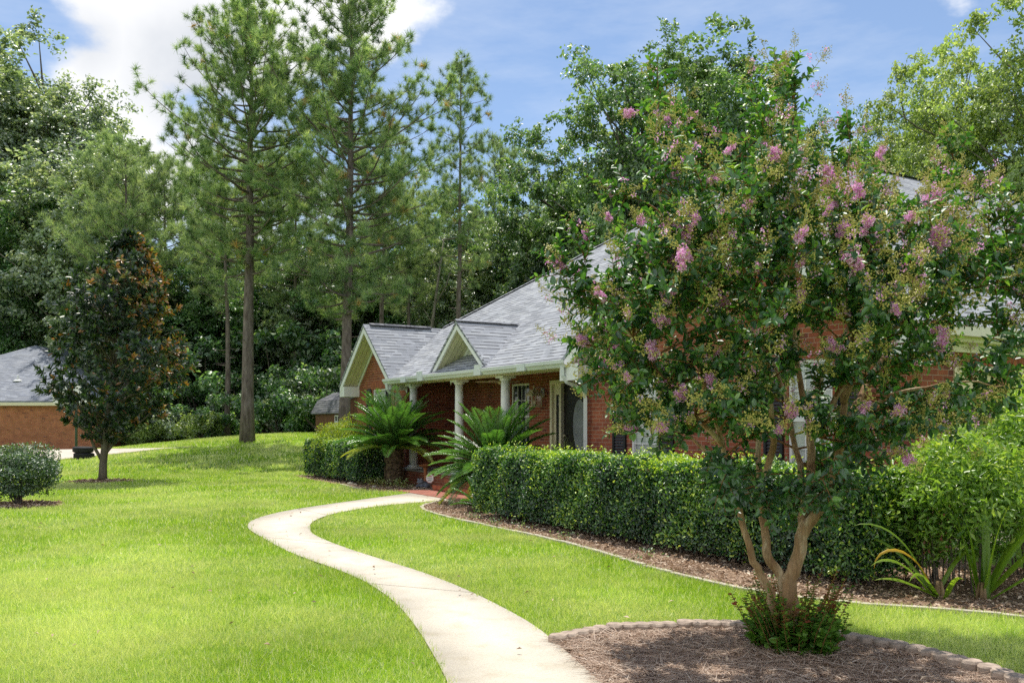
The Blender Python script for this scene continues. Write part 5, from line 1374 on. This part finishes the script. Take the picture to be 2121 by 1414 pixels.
# ------------------------------------------------------------------ broadleaf trees
def make_hardwood(seed, h, R, clear, nclump, leaf, per, leafmat, barkmat, trunk_r=.22, clump=(.75, 1.35), squash=1.0, irregular=.28, pointy=.0):
    """returns (trunk mesh, crown mesh); crown is a cloud of leaf clumps hung on real limbs"""
    r = np.random.default_rng(seed); m = MB()
    lean = r.normal(0, .02, 2) * h
    tp = [np.array([lean[0] * t * t, lean[1] * t * t, h * .93 * t]) + (r.normal(0, .06, 3) * [1, 1, 0] if 0 < t < 1 else 0) for t in np.linspace(0, 1, 9)]
    tp[0][2] = -.4
    m.tube(tp, [trunk_r * (1.25 if i == 0 else 1) * (1 - .9 * (i / 8)) + .02 for i in range(9)], 9)
    cz = (h + clear) / 2; hz = (h - clear) / 2
    cs = []; tries = 0
    while len(cs) < nclump and tries < 20000:
        tries += 1
        d = unit(r.normal(0, 1, 3)); q = r.random() ** .42
        bump = 1 + irregular * (math.sin(d[0] * 4 + seed) * math.cos(d[1] * 3.7 + seed * 1.3) + .6 * math.sin(d[2] * 6 + d[0] * 5 + seed * 2))
        p = d * q * bump
        zf = (p[2] + 1) / 2
        wid = (1 - pointy * max(0, zf)) * (1 if zf > .3 else .6 + 1.33 * max(zf, 0))
        p = np.array([p[0] * R * wid, p[1] * R * wid * squash, cz + p[2] * hz])
        if p[2] < clear * .75: continue
        if any(np.linalg.norm(p - c) < clump[0] * .62 for c in cs): continue
        cs.append(p)
    cs = np.array(cs)
    for i, c in enumerate(cs):
        if r.random() > .5: continue
        zt = max(clear * .7, min(h * .85, c[2] - np.linalg.norm(c[:2]) * r.uniform(.45, .9)))
        t = zt / (h * .93); b = np.array([lean[0] * t * t, lean[1] * t * t, zt])
        mid = (b + c) / 2 + [0, 0, -.06 * np.linalg.norm(c - b)] + r.normal(0, .12, 3)
        m.tube([b, mid, c], [trunk_r * .32 * (1 - t * .6), trunk_r * .18, .012], 5, False)
    n = len(cs) * per
    ci = np.repeat(np.arange(len(cs)), per); cr_ = r.uniform(*clump, len(cs))[ci]
    d = unit(r.normal(0, 1, (n, 3))); q = r.random(n) ** .5
    # each clump is a few drooping sprays rather than a ball
    sp = unit(r.normal(0, 1, (len(cs) * 7, 3)) + [0, 0, .2]); si = ci * 7 + r.integers(0, 7, n)
    off = sp[si] * (q * cr_)[:, None] + d * (.30 * cr_)[:, None] * r.random(n)[:, None]
    off[:, 2] *= .72; off[:, 2] -= .12 * np.linalg.norm(off[:, :2], axis=1) ** 2 / cr_
    P = cs[ci] + off
    outw = unit(P - np.array([0, 0, cz])); nn = unit(r.normal(0, .7, (n, 3)) + outw * .45 + [0, 0, .55]); D = unit(np.cross(nn, r.normal(0, 1, (n, 3))) + [0, 0, -.25] + outw * .2)
    cv = r.normal(0, .10, len(cs))[ci]
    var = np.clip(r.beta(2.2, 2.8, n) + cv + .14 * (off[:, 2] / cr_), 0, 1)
    s = leaf * r.uniform(.6, 1.35, n)
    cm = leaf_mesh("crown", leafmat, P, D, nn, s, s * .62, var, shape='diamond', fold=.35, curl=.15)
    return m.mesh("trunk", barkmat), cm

def put_tree(name, meshes, loc, rz, sc, label, cat="tree", group=None, parts=("trunk", "crown")):
    o = empty(name, loc, rz, label, cat, group, sc)
    for me, nm in zip(meshes, parts): link(nm, me, o)
    return o

hwA = make_hardwood(101, 20, 5.4, 4.5, 230, .21, 260, M['leaf_oak'], M['bark_grey'], .26, clump=(.85, 1.5), irregular=.22)
hwB = make_hardwood(102, 20, 4.6, 3.5, 210, .21, 260, M['leaf_oak'], M['bark_grey'], .24, clump=(.85, 1.5), pointy=.25, irregular=.22)
hwC = make_hardwood(103, 15, 4.6, 1.6, 150, .21, 260, M['leaf_under'], M['bark_grey'], .2)
hwD = make_hardwood(104, 20, 5.2, 3.5, 230, .21, 260, M['leaf_light'], M['bark_grey'], .25, clump=(.85, 1.5), irregular=.25)
hwE = make_hardwood(105, 17, 4.9, 4.6, 250, .15, 380, M['leaf_grey'], M['bark_grey'], .26, pointy=.3)
hwF = make_hardwood(106, 14, 3.6, 3.0, 130, .18, 300, M['leaf_grey'], M['bark_pale'], .17)

def at(px, Y): 
    x = (px - CX) / F * Y
    return (x, Y, gzf(x, Y) - .05)
def hgt(py, Y, px=700): return CH + (HOR - py) / F * Y - gzf((px - CX) / F * Y, Y)
def broad(px, Y, top, ms, base_h, label, rz=0, wide=1.0, group=None):
    s = hgt(top, Y, px) / base_h
    return put_tree("broadleaf_tree", ms, at(px, Y), rz, (s * wide, s * wide, s), label, "tree", group)
broad(-135, 72, 25, hwE, 17, "tall grey green leaved tree filling the left edge of the photo", .4, 1.5)
broad(175, 64, 300, hwF, 14, "smaller grey green tree just right of the tallest tree at the left edge", 1.2, 1.15)
broad(1330, 50, 95, hwA, 20, "big dark green hardwood behind the main roof left of the crape myrtle tip", .2, .92)
broad(1475, 52, 75, hwB, 20, "tall hardwood crown directly behind the top of the crape myrtle", 2.3, 1.1)
broad(1150, 54, 285, hwA, 20, "lower hardwood behind the main roof right of the slim pine", 3.5, .95)
broad(1665, 58, 215, hwB, 20, "distant hardwood peeping over the ridge right of the crape myrtle tip", 4.4, .7)
broad(1810, 56, 250, hwA, 20, "hardwood behind the roof ridge between the crape myrtle and the sunlit tree", 5.0, .8)
broad(1985, 44, 110, hwD, 20, "sunlit yellow green hardwood behind the roof at the right", 1.0, .85)
broad(1890, 50, 190, hwD, 20, "sunlit yellow green tree low behind the roof ridge at the right", 4.1, .8)
broad(2140, 40, 40, hwD, 20, "tallest sunlit yellow green hardwood cut by the right edge", 2.7, .8)
broad(1255, 58, 330, hwC, 15, "dense rounded tree between the two hardwoods behind the roof", .9, 1.0)
broad(1060, 60, 430, hwF, 14, "grey green tree behind the slim pine above the roof valley", 2.0, 1.3)
broad(95, 74, 130, hwE, 17, "second tall grey green tree just right of the left edge tree", 5.1, 1.1)
broad(-90, 68, 200, hwE, 17, "grey green tree at the far left behind the neighbour's roof", 2.2)
back = [(110, 66, 500, hwC), (250, 58, 560, hwF), (330, 62, 500, hwC), (420, 60, 540, hwC), (545, 62, 470, hwC), (640, 60, 520, hwF), (740, 62, 470, hwC), (850, 62, 440, hwC), (940, 58, 500, hwF), (1010, 64, 430, hwC), (60, 66, 430, hwC), (480, 70, 520, hwB), (690, 72, 480, hwB), (900, 70, 470, hwB), (200, 70, 430, hwB)]
for i, (px, Y, tp_, ms) in enumerate(back):
    bh = {id(hwC): 15, id(hwF): 14, id(hwB): 20}[id(ms)]
    broad(px, Y, tp_, ms, bh, "leafy woodland tree in the wood behind the tall pines", i * 1.37, 1.15, "leafy trees in the wood behind the pines")

# understory shrubs along the wood edge
def make_bush(seed, R, h, n, leaf, mat):
    r = np.random.default_rng(seed); k = 26; cs = np.c_[r.normal(0, R * .45, (k, 2)), r.random(k) ** .8 * h * .85 + .2]
    cs[:, :2] *= (1 - .35 * cs[:, 2:3] / h)
    ci = r.integers(0, k, n); rad = r.uniform(.3, .6, k)[ci] * R * .55
    d = unit(r.normal(0, 1, (n, 3))); P = cs[ci] + d * (rad * r.random(n) ** .45)[:, None] * [1, 1, .75]; P[:, 2] = np.maximum(P[:, 2], .03)
    nn = unit(d * .5 + r.normal(0, .6, (n, 3)) + [0, 0, .5]); D = unit(np.cross(nn, r.normal(0, 1, (n, 3))) + [0, 0, -.2])
    var = np.clip(r.beta(2, 2.6, n) + r.normal(0, .10, k)[ci] + .12 * d[:, 2], 0, 1); s = leaf * r.uniform(.6, 1.3, n)
    m = MB()
    for c in cs[:14]: m.tube([(0, 0, -.1), tuple(c * [.5, .5, .45]), tuple(c)], [.05, .03, .012], 5, False)
    return m.mesh("branches", M['bark_grey']), leaf_mesh("foliage", mat, P, D, nn, s, s * .6, var, shape='diamond', fold=.35, curl=.15)
bu = [make_bush(201, 2.0, 3.2, 4200, .21, M['leaf_under']), make_bush(202, 1.6, 2.2, 3600, .19, M['leaf_grey']), make_bush(203, 2.2, 4.4, 5200, .22, M['leaf_under']), make_bush(204, 1.5, 1.6, 3000, .18, M['leaf_light'])]
rb = np.random.default_rng(5); k = 0
for px, Y, b, s in [(205, 52, 1, 1.0), (250, 54, 0, 1.0), (300, 51, 3, .9), (345, 52, 1, 1.05), (385, 54, 2, 1.0), (418, 50.5, 3, .95), (455, 52, 0, .9), (500, 55, 2, 1.1), (545, 53, 1, 1.1), (575, 51, 0, .95), (610, 52, 1, 1.2), (640, 54, 2, 1.05), (670, 50, 0, 1.2), (715, 54, 2, 1.15), (765, 56, 0, 1.4), (820, 55, 2, 1.2), (880, 56, 2, 1.3), (940, 57, 0, 1.5), (1010, 57, 2, 1.3), (1090, 58, 2, 1.4), (90, 63, 2, 1.3), (150, 63, 2, 1.2), (20, 64, 2, 1.3), (270, 57, 2, 1.5), (430, 57, 2, 1.6), (580, 58, 2, 1.6), (670, 58, 2, 1.7)]:
    put_tree("understory_shrub", bu[b], at(px, Y), k * 1.9, s * rb.uniform(.9, 1.1), "leafy understory shrub along the shaded edge of the wood", "shrub", "understory shrubs along the wood edge", ("branches", "foliage")); k += 1

# far woodland mass
r = np.random.default_rng(301); n = 60000
x = r.uniform(-70, 45, n); y = r.uniform(74, 88, n); top = 10.5 + 2.2 * np.sin(x * .31) + 1.4 * np.sin(x * .83 + 1) + r.normal(0, .6, n)
z = gz(x, y) + r.random(n) ** .8 * top
P = np.stack([x, y, z], 1); nn = unit(r.normal(0, .7, (n, 3)) + [0, -.3, .5]); D = unit(r.normal(0, 1, (n, 3)))
s = .62 * r.uniform(.6, 1.3, n)
tag(link("woodland", leaf_mesh("woodland", M['leaf_wood'], P, D, nn, s, s * .7, np.clip(r.beta(2, 3, n) + .12 * np.sin(x * .9 + z * .7), 0, 1), shape='diamond')), "dark mass of far woodland behind the pines", "woodland", kind="stuff")

# ------------------------------------------------------------------ pines
def make_pine(seed, h, clear, env, nb, needle, tufts, trunk_r, mat, droop=.25, leanx=0.0, ntuft=62, thin=1.0):
    """env(t) = branch length at crown fraction t (0 lowest, 1 top)"""
    r = np.random.default_rng(seed); m = MB(); br = MB()
    N_ = 12; wob = r.normal(0, .05, (N_, 2)).cumsum(0) * .5
    tp = np.array([[leanx * (t ** 1.3) + (wob[i][0] if 0 < i else 0), (wob[i][1] if 0 < i else 0), h * t] for i, t in enumerate(np.linspace(0, .985, N_))]); tp[0][2] = -.4
    rad = [trunk_r * (1 - .86 * i / (N_ - 1)) for i in range(N_)]; rad[0] *= 1.3
    m.tube(tp, rad, 12)
    for _ in range(int(16)):                          # dead branch stubs on the bare trunk
        z = r.uniform(clear * .35, clear * 1.05); a_ = r.uniform(0, 6.28); c = np.array([np.interp(z, tp[:, 2], tp[:, 0]), np.interp(z, tp[:, 2], tp[:, 1]), z]); l_ = r.uniform(.15, .9)
        br.tube([c, c + np.array([math.cos(a_) * l_, math.sin(a_) * l_, r.uniform(-.15, .15) * l_])], [.028, .008], 5, False)
    TP, TD, TS = [], [], []
    def trunk_at(z): return np.array([np.interp(z, tp[:, 2], tp[:, 0]), np.interp(z, tp[:, 2], tp[:, 1]), z])
    for i in range(nb):
        t = ((i + r.uniform(-.4, .4)) / nb); t = min(max(t, 0), 1); z = clear + (h - clear) * t ** .92 * .985
        a_ = i * 2.39996 + r.normal(0, .5); ln = env(t) * r.uniform(.55, 1.05); el = (.05 + .55 * t) + r.normal(0, .14)
        c = trunk_at(z); p = c.copy(); pts = [p.copy()]; e2 = el - .25 * (1 - t); az = a_
        K = 7
        for j in range(K):
            d = np.array([math.cos(az) * math.cos(e2), math.sin(az) * math.cos(e2), math.sin(e2)]); p = p + d * ln / K; pts.append(p.copy()); e2 += .11 * (1 - t * .5) + r.normal(0, .05); az += r.normal(0, .10)
        pts = np.array(pts); r0 = max(.018, trunk_r * .24 * (1 - .7 * t) * min(1.2, ln / 3 + .3))
        br.tube(pts, list(np.linspace(r0, .008, K + 1)), 6, False)
        ns = max(3, int(ln * 3.4 * thin))
        for s_ in range(ns):
            q = r.uniform(.20, 1.0) if s_ else 1.0; c2 = np.array([np.interp(q * K, np.arange(K + 1), pts[:, a]) for a in range(3)])
            ax = unit(pts[-1] - pts[-3]); dv = unit(ax * .75 + r.normal(0, .65, 3) + [0, 0, .38]); l2 = r.uniform(.25, .85) * (.55 + .45 * (1 - t)) if s_ else .2
            e = c2 + dv * l2; br.tube([c2, (c2 + e) / 2 - [0, 0, .03], e], [.010, .007, .005], 3, False)
            for k_ in range(tufts):
                f = 1 - .30 * k_ / max(1, tufts - 1) * r.uniform(.8, 1.6) if k_ else 1.0
                pos = c2 + (e - c2) * f + (r.normal(0, .17, 3) if k_ else 0)
                TP.append(pos); TD.append(unit(dv * .8 + r.normal(0, .35, 3) + [0, 0, .5])); TS.append(r.uniform(.75, 1.2))
    # leader
    for k_ in range(8):
        TP.append(trunk_at(h * .985) + r.normal(0, .18, 3) + [0, 0, -.12 * k_ + .1]); TD.append(unit(r.normal(0, .4, 3) + [0, 0, 1])); TS.append(1.0)
    TP, TD, TS = np.array(TP), np.array(TD), np.array(TS); nt_ = len(TP)
    ci = np.repeat(np.arange(nt_), ntuft); n = len(ci)
    dd = unit(TD[ci] * .62 + unit(r.normal(0, 1, (n, 3))) * .95); ln = needle * TS[ci] * r.uniform(.65, 1.15, n)
    back_ = TD[ci] * (-.55 * needle * r.random(n))[:, None]
    P = TP[ci] + back_; Nn = unit(r.normal(0, 1, (n, 3)) + [0, 0, .3])
    tv = r.normal(0, .14, nt_)[ci]; brown = (r.random(nt_) < .012)[ci]
    var = np.clip(r.beta(2.4, 2.6, n) * .78 + tv + .1 * dd[:, 2], 0, .9); var[brown] = 1.0
    cm = leaf_mesh("crown", mat, P, dd, Nn, ln, needle * .055, var, shape='blade')
    m.add(br.v, br.f, True); return m.mesh("trunk", M['bark_pine']), cm
def env_full(t): return (4.1 * (1 - t ** 2.4) ** .52 * (.60 + .75 * min(1, t * 3)) * (1 - .15 * math.sin(t * 9)))
def env_slim(t): return 3.5 * (1 - t) ** .38 * (.5 + .5 * min(1, t * 4)) * (.74 + .26 * math.sin(t * 11 + .5))
PN = ("trunk", "crown")
h1 = hgt(22, 40, 500); p1m = make_pine(401, h1, 7.6, lambda t: 1.0 * env_full(t), 118, .33, 2, .30, M['needle'], leanx=.15)
put_tree("pine_tree", p1m, at(512, 40), .7, 1.0, "left one of the two tall pines with its bare trunk rising from the lawn", parts=PN)
h2 = hgt(-40, 38, 700); p2m = make_pine(402, h2, 5.6, lambda t: 1.0 * env_full(t) * (1.1 if t < .55 else .85), 128, .33, 2, .26, M['needle'], leanx=-.35)
put_tree("pine_tree", p2m, at(711, 38), 2.9, 1.0, "right one of the two tall pines, rising behind the left gable", parts=PN)
h3 = hgt(115, 46, 950); p3m = make_pine(403, h3, 8.0, env_slim, 66, .32, 2, .17, M['needle'], ntuft=56, thin=.95)
put_tree("pine_tree", p3m, at(951, 46), 1.2, 1.0, "slim sparse pine standing against the sky right of the two tall pines", parts=PN)
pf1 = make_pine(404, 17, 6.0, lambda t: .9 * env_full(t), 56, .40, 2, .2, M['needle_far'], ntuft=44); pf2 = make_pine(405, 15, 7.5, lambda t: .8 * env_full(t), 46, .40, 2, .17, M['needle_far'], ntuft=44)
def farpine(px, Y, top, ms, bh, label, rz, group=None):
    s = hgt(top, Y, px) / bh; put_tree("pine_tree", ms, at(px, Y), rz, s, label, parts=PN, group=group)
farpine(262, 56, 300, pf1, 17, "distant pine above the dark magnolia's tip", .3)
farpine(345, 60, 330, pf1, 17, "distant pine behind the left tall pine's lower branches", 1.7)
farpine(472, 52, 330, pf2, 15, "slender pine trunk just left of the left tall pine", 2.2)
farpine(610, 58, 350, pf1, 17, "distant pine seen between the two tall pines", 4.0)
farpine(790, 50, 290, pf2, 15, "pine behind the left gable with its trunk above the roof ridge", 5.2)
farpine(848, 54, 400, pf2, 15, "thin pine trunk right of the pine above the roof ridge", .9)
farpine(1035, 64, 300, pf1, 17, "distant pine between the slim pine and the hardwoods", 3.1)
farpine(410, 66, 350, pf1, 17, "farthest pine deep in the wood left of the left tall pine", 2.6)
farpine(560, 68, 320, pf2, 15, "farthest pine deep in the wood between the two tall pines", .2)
sn = empty("dead_tree", at(893, 53), 0, "thin pale dead trunk leaning right among the pines above the roof", "tree")
m = MB(); m.tube([(-.5, 0, -.2), (-.2, 0, 4.5), (.25, .1, 8.0), (.75, 0, 11.5)], [.13, .11, .08, .04], 8); m.build("trunk", M['bark_pale'], sn)
for pts, rr in (([(.2, .1, 7.6), (.9, 0, 8.8), (1.2, 0, 9.8)], [.05, .03, .015]), ([(.05, .05, 6.6), (-.5, 0, 7.5)], [.035, .012]), ([(.45, .05, 9.5), (.1, 0, 10.4)], [.03, .01])):
    m = MB(); m.tube(pts, rr, 5); m.build("limb", M['bark_pale'], sn)

# ------------------------------------------------------------------ magnolia
def magnolia():
    r = np.random.default_rng(601); Y0 = mag_c[1]; base = np.array([mag_c[0], mag_c[1], 0])
    root = empty("magnolia_tree", tuple(base), 0, "dark magnolia with rusty orange leaf undersides standing in the left lawn", "tree")
    px2 = lambda px, py: ((px - 212) / F * Y0, CH + (HOR - py) / F * Y0)
    prof = [(925, -25, 25), (900, -40, 60), (860, -80, 110), (800, -110, 150), (760, -100, 182), (720, -82, 170), (680, -65, 128), (640, -75, 125), (600, -62, 128), (560, -35, 125), (520, 5, 105), (490, 40, 75)]
    m = MB(); tp = [np.array([0, 0, -.1]), np.array([.02, 0, .5]), np.array([.08, 0, 1.1]), np.array([.2, .05, 2.2]), np.array([.35, .05, 3.6]), np.array([.55, 0, 5.2]), np.array([.75, 0, 6.6])]
    m.tube(tp, [.13, .105, .10, .085, .06, .04, .015], 9)
    m.tube([(.02, 0, .55), (-.22, -.05, 1.0), (-.42, -.1, 1.7), (-.9, -.1, 2.8)], [.055, .045, .035, .015], 7)
    m.tube([(.05, 0, .75), (.35, .05, 1.15), (.75, .1, 1.45), (1.5, .1, 2.1)], [.05, .04, .03, .012], 7)
    P, D, Nn, S, Vv = [], [], [], [], []
    ros = 0
    ys = np.array([p[0] for p in prof])[::-1]; xl = np.array([p[1] for p in prof])[::-1]; xr = np.array([p[2] for p in prof])[::-1]
    while ros < 1000:
        y = r.uniform(485, 912); a, b_ = np.interp(y, ys, xl), np.interp(y, ys, xr)
        wpx = (b_ - a) / 2; mx = (a + b_) / 2; t = r.uniform(0, 2 * PI); q = r.random() ** .38
        R = 1.08 * wpx / F * Y0 * (1 + .10 * math.sin(t * 3 + y * .03) + .09 * math.sin(y * .11 + t * 2)); z = CH + (HOR - y) / F * Y0; x0 = mx / F * Y0
        if y > 880 and r.random() < .4: continue
        c = np.array([x0 + R * q * math.cos(t), R * q * math.sin(t) * .95, z]); ros += 1
        dv = unit(np.array([math.cos(t), math.sin(t), .5]) + r.normal(0, .3, 3)); 
        zt = max(.8, z - .6 * R * q); b0 = np.array([np.interp(zt, [p[2] for p in tp], [p[0] for p in tp]), 0, zt])
        if r.random() < .2: m.tube([b0, (b0 + c) / 2 - [0, 0, .05], c], [.022, .014, .006], 4, False)
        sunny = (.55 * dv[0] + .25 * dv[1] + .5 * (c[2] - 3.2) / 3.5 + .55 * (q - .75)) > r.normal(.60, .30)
        lens = r.uniform(.15, .22)
        for k_ in range(13):
            an = k_ * 2.4; hx_ = unit(np.cross(dv, (.3, .2, 1))); hy_ = np.cross(dv, hx_); s = hx_ * math.cos(an) + hy_ * math.sin(an)
            f = k_ / 13; d = s * (1.0 - .55 * f) + dv * (.25 + .8 * f) + r.normal(0, .12, 3)
            P.append(c - dv * .10 * (1 - f)); D.append(d); Nn.append(dv * 1.0 - s * .35 + r.normal(0, .2, 3)); S.append(lens * r.uniform(.75, 1.15))
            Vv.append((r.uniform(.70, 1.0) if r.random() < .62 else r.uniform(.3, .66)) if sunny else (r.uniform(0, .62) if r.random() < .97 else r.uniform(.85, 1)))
    m.build("trunk", M['bark_mag'], root)
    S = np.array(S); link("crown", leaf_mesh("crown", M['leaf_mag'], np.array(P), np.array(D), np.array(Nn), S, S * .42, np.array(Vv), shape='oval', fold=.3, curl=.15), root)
magnolia()
mg2 = empty("magnolia_tree", at(1085, 50), 0, "rusty leaved magnolia top just showing over the roof right of the slim pine", "tree")
for ch in [o for o in bpy.data.objects if o.name == "magnolia_tree"][0].children: link(ch.name.split('.')[0], ch.data, mg2)
s_ = hgt(540, 50, 1085) / 7.2; mg2.scale = (s_, s_, s_)
# ------------------------------------------------------------------ render settings
scene.render.engine = 'CYCLES'
scene.view_settings.view_transform = 'Standard'; scene.view_settings.look = 'None'
scene.view_settings.exposure = 0; scene.view_settings.gamma = 1
cy = scene.cycles
cy.max_bounces = 8; cy.diffuse_bounces = 3; cy.glossy_bounces = 2; cy.transmission_bounces = 5; cy.transparent_max_bounces = 8
cy.use_adaptive_sampling = True; cy.adaptive_threshold = .02
cy.use_denoising = False
try: cy.denoiser = 'OPENIMAGEDENOISE'
except Exception: pass
cy.caustics_reflective = False; cy.caustics_refractive = False
cy.sample_clamp_indirect = 6
